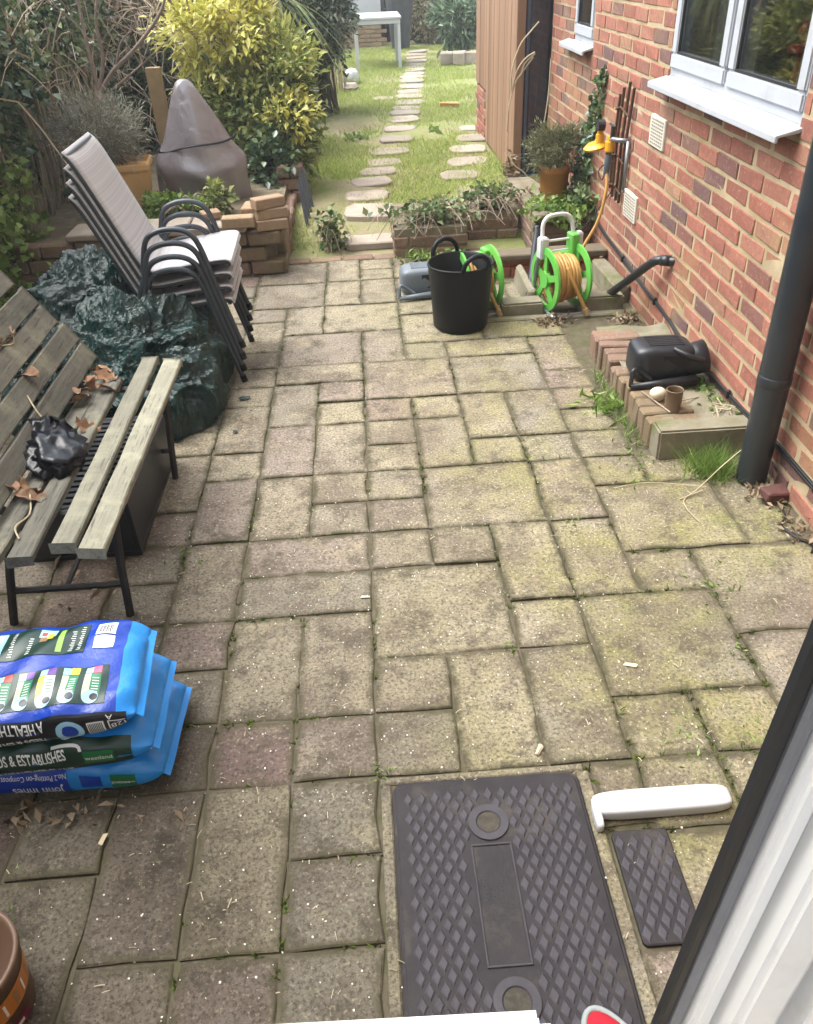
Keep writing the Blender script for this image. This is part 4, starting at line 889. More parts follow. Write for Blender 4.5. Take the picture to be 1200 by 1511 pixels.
# ------------------------------------------------------------------ potted plants
pot = thing('terracotta_pot', 'round orange terracotta pot with a bushy rosemary in the corner planter', 'plant pot', (1.265, 5.62, 0.245))
b = MB(); b.lathe([(0.0, 0.004), (0.076, 0.0), (0.082, 0.02), (0.097, 0.205), (0.104, 0.207), (0.107, 0.25), (0.101, 0.254), (0.095, 0.25), (0.093, 0.215), (0.0, 0.212)], 36); obj('pot', b, M_terra, pot, smooth=True, world=False)
rs = thing('rosemary_bush', 'grey green bushy rosemary growing in the round terracotta pot', 'plant', (1.265, 5.62, 0.46))
P, o = clumps((1.265, 5.62, 0.60), (0.19, 0.19, 0.13), 5200, 70, 0.16, 0.5); leaf_obj('foliage', P, 0.036, L_rose, rs, 0.14, 0.3, o)
b = MB()
for k in range(26):
    a = random.uniform(0, 6.28); q = random.uniform(0.2, 1); b.tube([(1.265, 5.62, 0.455), (1.265 + 0.07 * q * math.cos(a), 5.62 + 0.07 * q * math.sin(a), 0.54), (1.265 + 0.17 * q * math.cos(a), 5.62 + 0.17 * q * math.sin(a), 0.66)], 0.0028, 4)
obj('stem', b, M_stick, rs)
sp = thing('square_planter', 'square sandy terracotta planter behind the stacked chairs', 'plant pot', (-1.62, 6.0, 0.25), 0.12)
b = MB()
def sq(r, z): return [(-r, -r, z), (r, -r, z), (r, r, z), (-r, r, z)]
rings = [(0.105, 0.0), (0.148, 0.30), (0.162, 0.302), (0.164, 0.345), (0.148, 0.347), (0.142, 0.31)]
vs = []; fs = []
for r, z in rings: vs += sq(r, z)
for j in range(len(rings) - 1): fs += [(j * 4 + i, j * 4 + (i + 1) % 4, (j + 1) * 4 + (i + 1) % 4, (j + 1) * 4 + i) for i in range(4)]
fs += [(20, 21, 22, 23), (3, 2, 1, 0)]
b.add(vs, fs); obj('pot', b, M_terrapale, sp, bevel=0.006, bseg=2, world=False)
lv = thing('lavender_bush', 'silvery lavender bush growing in the square planter', 'plant', (-1.68, 6.0, 0.58))
P, o = clumps((-1.76, 6.0, 0.80), (0.30, 0.26, 0.22), 6500, 80, 0.17, 0.4); o[:, 2] += 0.7; leaf_obj('foliage', P, 0.05, L_lav, lv, 0.10, 0.3, unit(o))
b = MB()
for k in range(60):
    a = random.uniform(0, 6.28); q = random.uniform(0.1, 1); e = (-1.75 + 0.30 * q * math.cos(a), 6.0 + 0.26 * q * math.sin(a), 1.02 - 0.22 * q * q + random.gauss(0, 0.03)); b.tube([(-1.64, 6.0, 0.56), ((-1.64 + e[0]) / 2 + 0.02, (6.0 + e[1]) / 2, 0.78), e], 0.0022, 4)
obj('stem', b, M_lav if False else M_stick, lv)
# ------------------------------------------------------------------ fence, hedge and shrubs on the left
fe = thing('paling_fence', 'weathered grey paling fence along the left side covered with ivy', 'fence', (-2.28, 5.5, 0))
b = MB(); b.box(-0.011, -0.024, 0, 0.011, 0.024, 1.32, jit=0.003); pm = b.mesh('paling', bevel=0.003); pm.materials.append(M_pale)
y = 2.6
while y < 8.6:
    o = link('paling', pm, None, fe, Vector((-2.28 + random.gauss(0, 0.006), y, 0.05 + random.gauss(0, 0.03))) - Vector(fe.location)); o.rotation_euler = (random.gauss(0, 0.02), random.gauss(0, 0.02), random.gauss(0, 0.05)); y += 0.085
for z in (0.35, 1.0):
    b = MB(); b.box(-2.335, 2.5, z, -2.296, 8.6, z + 0.06); obj('rail', b, M_pale, fe)
for y in (3.2, 5.45, 7.3):
    b = MB(); b.box(-2.40, y - 0.04, 0, -2.336, y + 0.04, 1.45); obj('post', b, M_pale, fe)
hv = thing('ivy_hedge', 'dark glossy ivy hedge growing over the paling fence at the top left', 'hedge', (-2.5, 6.5, 0))
n = 17000; yy = rng.uniform(3.2, 8.6, n); zz = 0.25 + 1.75 * rng.uniform(0, 1, n) ** 0.8
bul = 0.14 * np.sin(yy * 3.1 + zz * 2.2) + 0.10 * np.sin(zz * 5.3 - yy * 1.7)
dens = (np.sin(yy * 4.7) + np.sin(zz * 6.1 + yy * 2.9) + rng.normal(0, 0.7, n)) > (-0.9 + 1.9 * (zz < 1.0) * (yy < 6.4))
xx = -2.36 + bul + rng.normal(0, 0.07, n) + 0.10 * (zz - 0.8); P = np.column_stack([xx, yy, zz])[dens]
o = np.tile(np.array([[0.9, -0.3, 0.1]]), (len(P), 1)); leaf_obj('foliage', P, 0.058, L_ivy, hv, 0.85, 0.2, o, droop=0.4)
P2 = np.column_stack([rng.normal(-2.20, 0.06, 900), rng.uniform(4.4, 5.6, 900), rng.uniform(0.05, 0.75, 900)]); leaf_obj('low_foliage', P2, 0.055, L_weed, hv, 0.8, 0.3)
b = MB()
for k in range(60):
    y = random.uniform(3.5, 8.4); b.tube(smoothpts([(-2.27, y, 0.1), (-2.25 + random.gauss(0, 0.04), y + random.gauss(0, 0.15), 0.7), (-2.3 + random.gauss(0, 0.1), y + random.gauss(0, 0.3), 1.4)], 4), random.uniform(0.004, 0.010), 4)
obj('stem', b, M_stick, hv)
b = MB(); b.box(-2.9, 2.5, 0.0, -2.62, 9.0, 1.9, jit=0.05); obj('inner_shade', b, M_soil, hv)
b = MB()
for k in range(380):
    p = Vector((random.gauss(-2.12, 0.09), random.uniform(4.2, 8.2), random.uniform(0.95, 2.1))); d = Vector((random.gauss(0.1, 0.3), random.gauss(0, 0.6), random.gauss(-0.15, 0.5)))
    b.tube([p, p + d * 0.13 + Vector((0, 0, 0.02)), p + d * 0.28], random.uniform(0.0025, 0.005), 3, cap=False)
obj('dry_twigs', b, M_drytwig, hv)
P3 = np.column_stack([rng.normal(-2.13, 0.08, 1400), rng.uniform(4.2, 8.2, 1400), rng.uniform(1.1, 2.0, 1400)]); leaf_obj('pale_foliage', P3, 0.05, L_ivypale, hv, 0.6, 0.3)
th = thing('bare_hedge', 'tangled mass of bare brown twigs and dead vine behind the lavender', 'hedge', (-2.0, 8.6, 0.2))
b = MB()
for k in range(650):
    p = Vector((random.uniform(-2.5, -1.15), random.uniform(8.0, 8.9), random.uniform(0.3, 2.0))); d = Vector((random.gauss(0.2, 0.5), random.gauss(-0.2, 0.3), random.gauss(-0.25, 0.5)))
    b.tube([p, p + d * 0.14 + Vector((0, 0, 0.02)), p + d * 0.30], random.uniform(0.003, 0.006), 3, cap=False)
obj('twigs', b, M_drytwig, th)
P, o = clumps((-1.9, 8.75, 1.0), (0.85, 0.35, 0.95), 6000, 60, 0.2, 0.5); leaf_obj('dead_foliage', P, 0.05, L_dead, th, 0.35, 0.2, droop=0.6)
P, o = clumps((-1.95, 8.5, 0.65), (0.75, 0.22, 0.6), 3800, 45, 0.18, 0.5); leaf_obj('ivy_foliage', P, 0.06, L_ivy, th, 0.8, 0.3)
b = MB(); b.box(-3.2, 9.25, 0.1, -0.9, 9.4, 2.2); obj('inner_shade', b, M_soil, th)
bs = thing('bare_shrub', 'bare branching shrub rising out of the lavender in front of the hedge', 'shrub', (-1.86, 6.6, 0.3))
b = MB(); b.tube([(-1.86, 6.6, 0.25), (-1.865, 6.6, 0.6), (-1.86, 6.6, 0.96)], [0.04, 0.035, 0.032], 8)
for pts, r in [([(-1.86, 6.6, 0.95), (-1.87, 6.62, 1.3), (-1.86, 6.65, 1.9)], 0.016), ([(-1.86, 6.6, 0.95), (-1.78, 6.6, 1.15), (-1.75, 6.55, 1.4), (-1.62, 6.5, 1.75)], 0.017), ([(-1.86, 6.6, 0.93), (-1.72, 6.58, 1.08), (-1.52, 6.55, 1.22), (-1.30, 6.5, 1.42), (-1.2, 6.45, 1.6)], 0.018), ([(-1.86, 6.6, 0.90), (-1.66, 6.6, 1.02), (-1.45, 6.6, 1.15)], 0.011), ([(-1.70, 6.58, 1.09), (-1.62, 6.55, 1.25), (-1.52, 6.5, 1.32)], 0.010)]:
    q = smoothpts(pts, 6); b.tube(q, [r * (1 - 0.6 * i / len(q)) for i in range(len(q))], 7)
    for k in range(3):
        i = random.randrange(len(q) // 2, len(q)); twigs(b, q[i], (random.gauss(0.2, 0.4), random.gauss(0, 0.3), 0.6), 0.3, r * 0.35, 1, 4)
obj('branches', b, mat('grey_brown_bark', (0.20, 0.155, 0.13), (0.28, 0.22, 0.18), 15, 0.9), bs, smooth=True)
b = MB(); b.box(-1.72, 7.55, 0.2, -1.60, 7.62, 1.0, jit=0.003); tag(obj('wooden_post', b, mat('pale_post_wood', (0.46, 0.32, 0.17), (0.38, 0.26, 0.14), 9, 0.8), bevel=0.004), 'short pale wooden post behind the covered barbecue', 'post')
# covered barbecue
q = thing('covered_barbecue', 'barbecue under a brown vinyl cover rising to a blunt peak', 'barbecue', (-1.17, 6.35, 0.2))
SEG = 72
prof = [(0.32, 0.0), (0.315, 0.10), (0.325, 0.20), (0.335, 0.27), (0.325, 0.31), (0.285, 0.36), (0.25, 0.42), (0.225, 0.48), (0.18, 0.58), (0.13, 0.68), (0.085, 0.77), (0.055, 0.815), (0.03, 0.832), (0.0, 0.835)]
vs = []
for j, (r, z) in enumerate(prof):
    for k in range(SEG):
        a = 2 * math.pi * k / SEG; low = max(0, 1 - z / 0.30); up = max(0, min(1, (z - 0.33) / 0.2)) * max(0, 1 - z / 0.84)
        f = 1 + low * (0.17 * (0.6 - abs(math.sin(3.5 * a + 0.6 + z * 2))) + 0.05 * math.sin(11 * a + 2 + z * 6)) + up * (0.22 * (0.6 - abs(math.sin(2.5 * a + 0.5 - z))) + 0.05 * (0.6 - abs(math.sin(5 * a + 1.7 + z * 3)))) + 0.02 * math.sin(7 * a + z * 25)
        sx = 1.0 - 0.02 * z; off = -0.035 * max(0, (z - 0.3) / 0.5); sag = 0.03 * math.sin(2 * a + 1.1) * max(0, 1 - abs(z - 0.33) / 0.15)
        vs.append((r * f * math.cos(a) * sx + off, r * f * math.sin(a) * 0.85, z + sag + (0.025 * math.sin(6 * a) * low if j == 0 else 0)))
b = MB(); b.add(vs, [(j * SEG + k, j * SEG + (k + 1) % SEG, (j + 1) * SEG + (k + 1) % SEG, (j + 1) * SEG + k) for j in range(len(prof) - 1) for k in range(SEG)]); cov = obj('cover', b, M_bbq, q, smooth=True, world=False)
md = cov.modifiers.new('soft', 'SUBSURF'); md.levels = 1; md.render_levels = 1
b = MB(); ring = []
for k in range(-2, 30):
    a = math.pi + math.pi * k / 28; r = 0.262 * (1 + 0.06 * math.sin(4 * a + 0.8)); ring.append((r * math.cos(a) - 0.01, r * math.sin(a) * 0.86 - 0.004, 0.43 + 0.03 * math.cos(a) + 0.012 * math.sin(3 * a)))
b.tube(ring, 0.007, 6); obj('seam', b, M_rubber, q, world=False)
b = MB(); b.tube([(0.20, -0.05, 0.05), (0.24, -0.05, 0.05)], 0.07, 18); b.tube([(0.16, -0.1, 0.08), (0.27, -0.16, 0.0)], 0.03, 8); obj('wheel', b, M_rubber, q, world=False)
# shrubs behind
def shrub(name, label, cat, base, parts, stems=14, stem_m=None, srad=0.012, inner=None):
    t = thing(name, label, cat, base)
    for (nm, c, rad, n, k, size, m, asp, up, sp_, sh) in parts:
        P, o = clumps(c, rad, n, k, sp_, sh); leaf_obj(nm, P, size, m, t, asp, up, o)
    b = MB(); c, rad = parts[0][1], parts[0][2]
    for k in range(stems):
        e = Vector((c[0] + random.uniform(-1, 1) * rad[0] * 0.8, c[1] + random.uniform(-1, 1) * rad[1] * 0.7, c[2] + random.uniform(-0.2, 0.8) * rad[2]))
        p = Vector((base[0] + random.gauss(0, rad[0] * 0.2), base[1] + random.gauss(0, rad[1] * 0.2), base[2])); b.tube(smoothpts([p, p.lerp(e, 0.5) + Vector((0, 0, 0.08)), e], 4), [srad * (1 - 0.06 * i) for i in range(9)], 5)
    obj('stem', b, stem_m or M_stick, t)
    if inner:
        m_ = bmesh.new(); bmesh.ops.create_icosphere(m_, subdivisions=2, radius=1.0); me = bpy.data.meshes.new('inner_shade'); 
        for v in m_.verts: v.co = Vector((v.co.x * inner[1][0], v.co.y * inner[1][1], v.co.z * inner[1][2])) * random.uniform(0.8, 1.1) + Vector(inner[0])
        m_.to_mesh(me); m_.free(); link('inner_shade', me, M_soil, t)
    return t
L_limeleaf = leaf_mat('lime_leaf', [(0, (0.12, 0.17, 0.04)), (0.5, (0.34, 0.38, 0.10)), (1, (0.60, 0.60, 0.22))], 0.45, 0.35)
shrub('golden_shrub', 'golden yellow leafed shrub behind the covered barbecue', 'shrub', (-1.0, 7.5, 0.25),
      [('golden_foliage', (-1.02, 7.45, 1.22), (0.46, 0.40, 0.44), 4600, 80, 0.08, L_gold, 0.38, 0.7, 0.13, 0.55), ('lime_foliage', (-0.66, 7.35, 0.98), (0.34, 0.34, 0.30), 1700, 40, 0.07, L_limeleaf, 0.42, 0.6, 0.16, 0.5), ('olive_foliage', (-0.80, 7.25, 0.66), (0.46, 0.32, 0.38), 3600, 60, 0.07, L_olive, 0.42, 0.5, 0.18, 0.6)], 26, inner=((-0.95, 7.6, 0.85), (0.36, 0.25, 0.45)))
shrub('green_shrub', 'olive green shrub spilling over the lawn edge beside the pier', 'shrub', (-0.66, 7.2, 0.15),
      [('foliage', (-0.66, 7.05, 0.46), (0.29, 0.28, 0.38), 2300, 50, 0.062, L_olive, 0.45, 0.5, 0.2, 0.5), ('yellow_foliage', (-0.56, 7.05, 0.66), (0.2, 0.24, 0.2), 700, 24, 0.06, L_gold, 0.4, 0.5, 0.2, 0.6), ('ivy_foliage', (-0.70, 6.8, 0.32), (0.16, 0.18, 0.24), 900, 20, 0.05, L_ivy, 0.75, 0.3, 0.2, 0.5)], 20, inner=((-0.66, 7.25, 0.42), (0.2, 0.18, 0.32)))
shrub('bedding_plant', 'low green leafy plants on the bed between the planter and the barbecue', 'plant', (-1.25, 5.75, 0.24),
      [('foliage', (-1.28, 5.75, 0.33), (0.22, 0.2, 0.09), 900, 30, 0.05, L_weed, 0.6, 0.6, 0.2, 0.3), ('upper_foliage', (-1.02, 5.8, 0.36), (0.12, 0.1, 0.09), 260, 12, 0.05, L_olive, 0.6, 0.6, 0.2, 0.3)], 8)
pa = thing('palm_tree', 'palm with a shaggy brown trunk and drooping strap leaves behind the golden shrub', 'tree', (-1.25, 9.3, 0.1))
b = MB(); b.tube([(-1.18, 9.3, 0.1), (-1.25, 9.3, 0.8), (-1.33, 9.3, 1.6), (-1.38, 9.3, 2.2)], [0.13, 0.125, 0.13, 0.14], 14); obj('trunk', b, M_bark, pa)
def straps(name, base, n, L, w, m, droopr=(0.5, 1.2), outdir=None):
    V = []; F = []; rd = []
    for k in range(n):
        a = random.uniform(0, 6.28); el = random.uniform(-0.3, 1.0); d = Vector((math.cos(a) * math.cos(el), math.sin(a) * math.cos(el), math.sin(el)))
        if outdir: d = (d * 0.65 + Vector(outdir)).normalized()
        dr = random.uniform(*droopr); l = L * random.uniform(0.6, 1.1); s = d.cross(Vector((0, 0, 1))).normalized(); p0 = len(V)
        for i in range(6):
            t = i / 5; p = Vector(base) + d * l * t + Vector((0, 0, -dr * l * t * t)); ww = w * (1 - t) ** 0.6 + 0.001
            V += [p - s * ww, p + s * ww]
        for i in range(5): F.append((p0 + 2 * i, p0 + 2 * i + 1, p0 + 2 * i + 3, p0 + 2 * i + 2)); rd.append(random.random())
    return link(name, np_mesh(name, np.array([tuple(v) for v in V]), np.array(F), m, np.array(rd)), None, pa)
straps('dead_leaf', (-1.32, 9.2, 1.75), 130, 1.0, 0.016, L_dead, (1.1, 1.7))
straps('leaf', (-0.72, 9.4, 1.35), 46, 0.75, 0.012, L_olive, (0.5, 1.0), (0.5, -0.3, -0.2))
straps('upper_leaf', (-1.36, 9.3, 2.2), 80, 1.1, 0.018, L_olive, (0.4, 1.0))
shrub('dark_laurel', 'dark evergreen laurel with bare stems beside the far lawn', 'shrub', (-0.35, 11.0, 0.1),
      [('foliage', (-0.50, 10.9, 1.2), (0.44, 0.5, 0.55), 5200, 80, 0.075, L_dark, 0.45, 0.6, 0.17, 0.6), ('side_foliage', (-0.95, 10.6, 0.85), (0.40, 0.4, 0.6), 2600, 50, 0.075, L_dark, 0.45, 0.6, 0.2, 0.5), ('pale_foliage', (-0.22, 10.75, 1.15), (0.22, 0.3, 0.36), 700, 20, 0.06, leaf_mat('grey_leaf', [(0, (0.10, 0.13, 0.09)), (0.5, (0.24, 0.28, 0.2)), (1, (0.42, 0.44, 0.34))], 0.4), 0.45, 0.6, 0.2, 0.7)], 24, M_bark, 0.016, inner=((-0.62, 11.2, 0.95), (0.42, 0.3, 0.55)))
shrub('mixed_shrub', 'loose grey green shrub between the golden shrub and the laurel', 'shrub', (-0.62, 8.6, 0.1),
      [('foliage', (-0.66, 8.6, 0.62), (0.24, 0.3, 0.5), 1900, 40, 0.055, L_olive, 0.4, 0.5, 0.2, 0.5), ('grey_foliage', (-0.60, 8.4, 0.5), (0.16, 0.2, 0.35), 500, 14, 0.05, L_lav, 0.4, 0.5, 0.2, 0.5)], 14)
be = thing('stick_edging', 'low edging of upright bare sticks at the far side of the lawn', 'edging', (-0.45, 12.3, 0.1))
for k in range(26):
    x = -0.78 + 0.62 * k / 25; b = MB(); b.tube([(x, 12.2 + 0.7 * k / 25 + random.gauss(0, 0.03), 0.08), (x + random.gauss(0, 0.015), 12.2 + 0.7 * k / 25, 0.42 + random.uniform(0, 0.12))], 0.011, 5); obj('stick', b, M_stickpale if k % 3 else M_stick, be)
b = MB(); b.lathe([(0.0, -0.11), (0.06, -0.095), (0.1, -0.05), (0.112, 0.0), (0.1, 0.05), (0.06, 0.095), (0.0, 0.11)], 18, T(-0.08, 13.6, 0.19), wob=0.03); tag(obj('garden_ball', b, mat('mottled_white_stone', (0.70, 0.70, 0.68), (0.34, 0.35, 0.32), 14, 0.8), smooth=True), 'mottled white ball lying on the grass by the stick edging', 'ball')
b = MB(); b.lathe([(0.0, -0.06), (0.1, -0.05), (0.14, 0.0), (0.1, 0.05), (0.0, 0.06)], 10, T(-0.12, 13.0, 0.12), wob=0.12); tag(obj('edging_stone', b, M_stone), 'tan stone lying on the grass in front of the white ball', 'stone')
b = MB(); b.box(1.0, 11.0, 0.08, 1.24, 11.12, 0.13, jit=0.01); tag(obj('brick_fragment', b, M_terra, bevel=0.006), 'orange brick fragment lying on the lawn near the extension', 'brick')
P, o = clumps((-0.05, 9.25, 0.11), (0.10, 0.12, 0.02), 90, 6, 0.3); tag(leaf_obj('lawn_weed', P, 0.05, L_weed, aspect=0.6, up=0.5), 'pale leafy weed on the bare patch of lawn', 'plant')
P, o = clumps((0.79, 9.3, 0.11), (0.08, 0.12, 0.02), 80, 6, 0.3); tag(leaf_obj('lawn_weed', P, 0.05, L_weed, aspect=0.6, up=0.5), 'pale leafy weed on the lawn right of the stepping stones', 'plant')
# far end of the garden
tb = thing('garden_table', 'white garden table standing on the far lawn', 'table', (0.35, 15.7, 0.09))
b = MB(); b.box(-0.02, 15.15, 0.80, 0.77, 16.45, 0.835); obj('table_top', b, M_white, tb, bevel=0.006)
b = MB(); b.box(0.0, 15.17, 0.735, 0.75, 15.20, 0.80); b.box(0.0, 16.40, 0.735, 0.75, 16.43, 0.80); b.box(0.0, 15.201, 0.735, 0.03, 16.399, 0.80); b.box(0.72, 15.201, 0.735, 0.75, 16.399, 0.80); obj('apron', b, M_white, tb)
for (x, y) in [(0.005, 15.18), (0.70, 15.18), (-0.005, 16.36), (0.70, 16.36)]:
    b = MB(); b.box(x, y, 0.085, x + 0.05, y + 0.05, 0.735); obj('leg', b, M_white, tb, bevel=0.005)
sh = thing('summerhouse', 'white framed summerhouse on a brick base at the far end', 'summerhouse', (0.0, 19.0, 0.09))
b = MB(); b.box(-2.2, 19.03, 0.0, 0.54, 20.5, 0.56); so = obj('base', b, M_mortar, sh)
bm2 = brick_meshes(0.213, 0.05, 0.064, M_buff, 3)
for r in range(7):
    for k in range(5):
        o = link('brick', random.choice(bm2), None, so); o.location = Vector((-0.35 + k * 0.225 - (0.11 if r % 2 else 0), 19.015, 0.07 + r * 0.075)) - loc_of(so)
b = MB(); b.box(-2.2, 18.98, 0.56, 0.56, 19.06, 1.02); obj('panel', b, M_white, sh)
for x in (-0.75, -0.1, 0.50):
    b = MB(); b.box(x, 18.97, 1.02, x + 0.07, 19.06, 2.4); obj('frame', b, M_white, sh)
b = MB(); b.box(-2.2, 19.03, 1.02, 0.50, 19.035, 2.4); obj('pane', b, M_winglass, sh)
b = MB(); b.box(-2.2, 19.9, 0.56, 0.5, 19.95, 2.4); obj('lining', b, M_room, sh)
b = MB(); b.lathe([(0.0, 0), (0.09, 0.0), (0.11, 0.2), (0.07, 0.3), (0.0, 0.32)], 14, T(0.32, 19.3, 1.0)); tag(obj('red_ornament', b, flat('ornament_red', (0.55, 0.05, 0.08)), smooth=True), 'red object standing inside the summerhouse window', 'ornament')
fb = thing('dark_fence', 'dark slate coloured boarded fence at the end of the garden', 'fence', (1.5, 20.3, 0.09))
for r in range(13):
    b = MB(); b.box(0.62, 20.28, 0.05 + r * 0.15, 2.9, 20.30, 0.185 + r * 0.15); obj('board', b, M_navy if False else mat('slate_board', (0.05, 0.058, 0.07), (0.07, 0.078, 0.09), 6, 0.7) if not bpy.data.materials.get('slate_board') else bpy.data.materials['slate_board'], fb)
b = MB(); b.box(0.66, 20.1, 0.05, 0.76, 20.27, 2.0); obj('post', b, M_dark, fb)
bp = thing('tapered_planter', 'tall dark tapered planter holding a bare sapling behind the table', 'plant pot', (0.90, 18.3, 0.09))
b = MB(); b.lathe([(0.0, 0.0), (0.17, 0.0), (0.27, 0.85), (0.25, 0.85), (0.2, 0.75), (0.0, 0.75)], 20); obj('pot', b, mat('slate_pot', (0.045, 0.05, 0.06), None, 5, 0.6), bp, smooth=False, world=False)
sg = thing('bare_sapling', 'bare sapling with pale stems in the tall dark planter', 'tree', (0.90, 18.3, 0.84))
b = MB()
for pts in [[(0.88, 18.3, 0.8), (0.90, 18.3, 1.3), (0.95, 18.3, 2.2)], [(0.9, 18.3, 0.85), (1.2, 18.2, 1.15), (1.5, 18.2, 1.3), (1.9, 18.2, 1.7)], [(0.9, 18.3, 1.05), (1.2, 18.2, 1.2), (1.6, 18.2, 1.5)], [(0.90, 18.3, 1.2), (0.75, 18.3, 1.45), (0.62, 18.3, 1.9)]]:
    q2 = smoothpts(pts, 6); b.tube(q2, [0.018 * (1 - 0.5 * i / len(q2)) for i in range(len(q2))], 5)
obj('stem', b, M_stickpale, sg)
shrub('far_shrub', 'grey brown bare shrub in front of the far fence', 'shrub', (1.7, 19.4, 0.1), [('foliage', (1.7, 19.4, 0.9), (0.8, 0.4, 0.8), 2600, 50, 0.09, L_olive, 0.4, 0.4, 0.2, 0.5), ('dead_foliage', (1.5, 19.2, 0.7), (0.7, 0.3, 0.6), 1500, 40, 0.09, L_dead, 0.3, 0.3, 0.2, 0.5)], 40, M_stickpale, 0.014, inner=((1.7, 19.7, 0.6), (0.7, 0.25, 0.6)))
shrub('dark_far_shrub', 'dark green shrub at the far right corner of the garden', 'shrub', (2.6, 19.6, 0.1), [('foliage', (2.5, 19.5, 1.0), (0.8, 0.6, 1.0), 3200, 60, 0.11, L_dark, 0.45, 0.5, 0.2, 0.5)], 20, M_bark, 0.02, inner=((2.6, 19.9, 0.8), (0.7, 0.4, 0.8)))
shrub('spiky_shrub', 'grey green leafy plant growing over the far stone edging', 'shrub', (1.85, 16.6, 0.2), [('foliage', (1.85, 16.4, 0.62), (0.45, 0.4, 0.42), 1500, 30, 0.16, leaf_mat('blue_leaf', [(0, (0.05, 0.09, 0.05)), (0.5, (0.13, 0.20, 0.12)), (1, (0.30, 0.38, 0.25))], 0.5), 0.25, 0.4, 0.2, 0.4)], 12)
ed = thing('stone_edging', 'curved edge of stones around the far right bed', 'edging', (1.8, 15.4, 0.09))
for k in range(8):
    b = MB(); b.box(-0.11, -0.07, 0, 0.11, 0.07, 0.20, jit=0.015); o = obj('edging_stone', b, M_stone, ed, bevel=0.02, world=False); o.location = (-0.28 + 0.2 * k, -0.1 - 0.12 * math.sin(k * 0.7), 0); o.rotation_euler = (0, 0, random.gauss(0, 0.2))
wl_ = thing('end_wall', 'dark boundary hedge closing the end of the garden', 'hedge', (0, 22.0, 0))
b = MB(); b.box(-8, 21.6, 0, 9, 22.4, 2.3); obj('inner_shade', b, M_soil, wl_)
P = np.column_stack([rng.uniform(-6, 8, 7000), rng.normal(21.4, 0.2, 7000), rng.uniform(0.1, 2.5, 7000)]); leaf_obj('foliage', P, 0.14, L_dark, wl_, 0.5, 0.4)
bh = thing('boundary_hedge', 'dark evergreen boundary hedge behind the palm on the left', 'hedge', (-1.6, 13.5, 0.1))
P = np.column_stack([rng.normal(-1.35, 0.18, 7000), rng.uniform(9.6, 18.0, 7000), rng.uniform(0.1, 1.5, 7000)]); leaf_obj('foliage', P, 0.09, L_dark, bh, 0.5, 0.4)
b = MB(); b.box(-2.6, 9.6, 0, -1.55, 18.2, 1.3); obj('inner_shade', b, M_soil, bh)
# bare climbing stems in front of the dark door
cl = thing('bare_climber', 'bare arching climber stems in front of the dark door and cladding', 'plant', (1.32, 6.6, 0.2))
for pts in [[(1.33, 6.6, 0.14), (1.25, 6.6, 0.24), (1.17, 6.6, 0.30), (1.12, 6.62, 0.38)], [(1.12, 6.7, 0.52), (1.13, 6.7, 0.70), (1.17, 6.7, 0.85), (1.22, 6.7, 0.92), (1.30, 6.7, 1.02)], [(1.14, 6.7, 0.80), (1.145, 6.7, 0.95), (1.20, 6.7, 1.10), (1.28, 6.7, 1.19), (1.33, 6.7, 1.24)], [(1.15, 6.7, 0.81), (1.18, 6.7, 0.93), (1.24, 6.7, 1.01), (1.31, 6.7, 1.05)], [(1.215, 6.7, 0.91), (1.24, 6.7, 0.98), (1.31, 6.7, 1.04)], [(1.40, 6.72, 0.5), (1.43, 6.72, 0.75), (1.435, 6.72, 1.0)]]:
    b = MB(); b.tube(smoothpts(pts, 6), 0.006, 5); obj('stem', b, M_stickpale, cl)
P, o = clumps((1.17, 6.75, 0.22), (0.05, 0.05, 0.12), 160, 8, 0.3); leaf_obj('dead_foliage', P, 0.05, L_dead, cl, 0.4, 0.3)

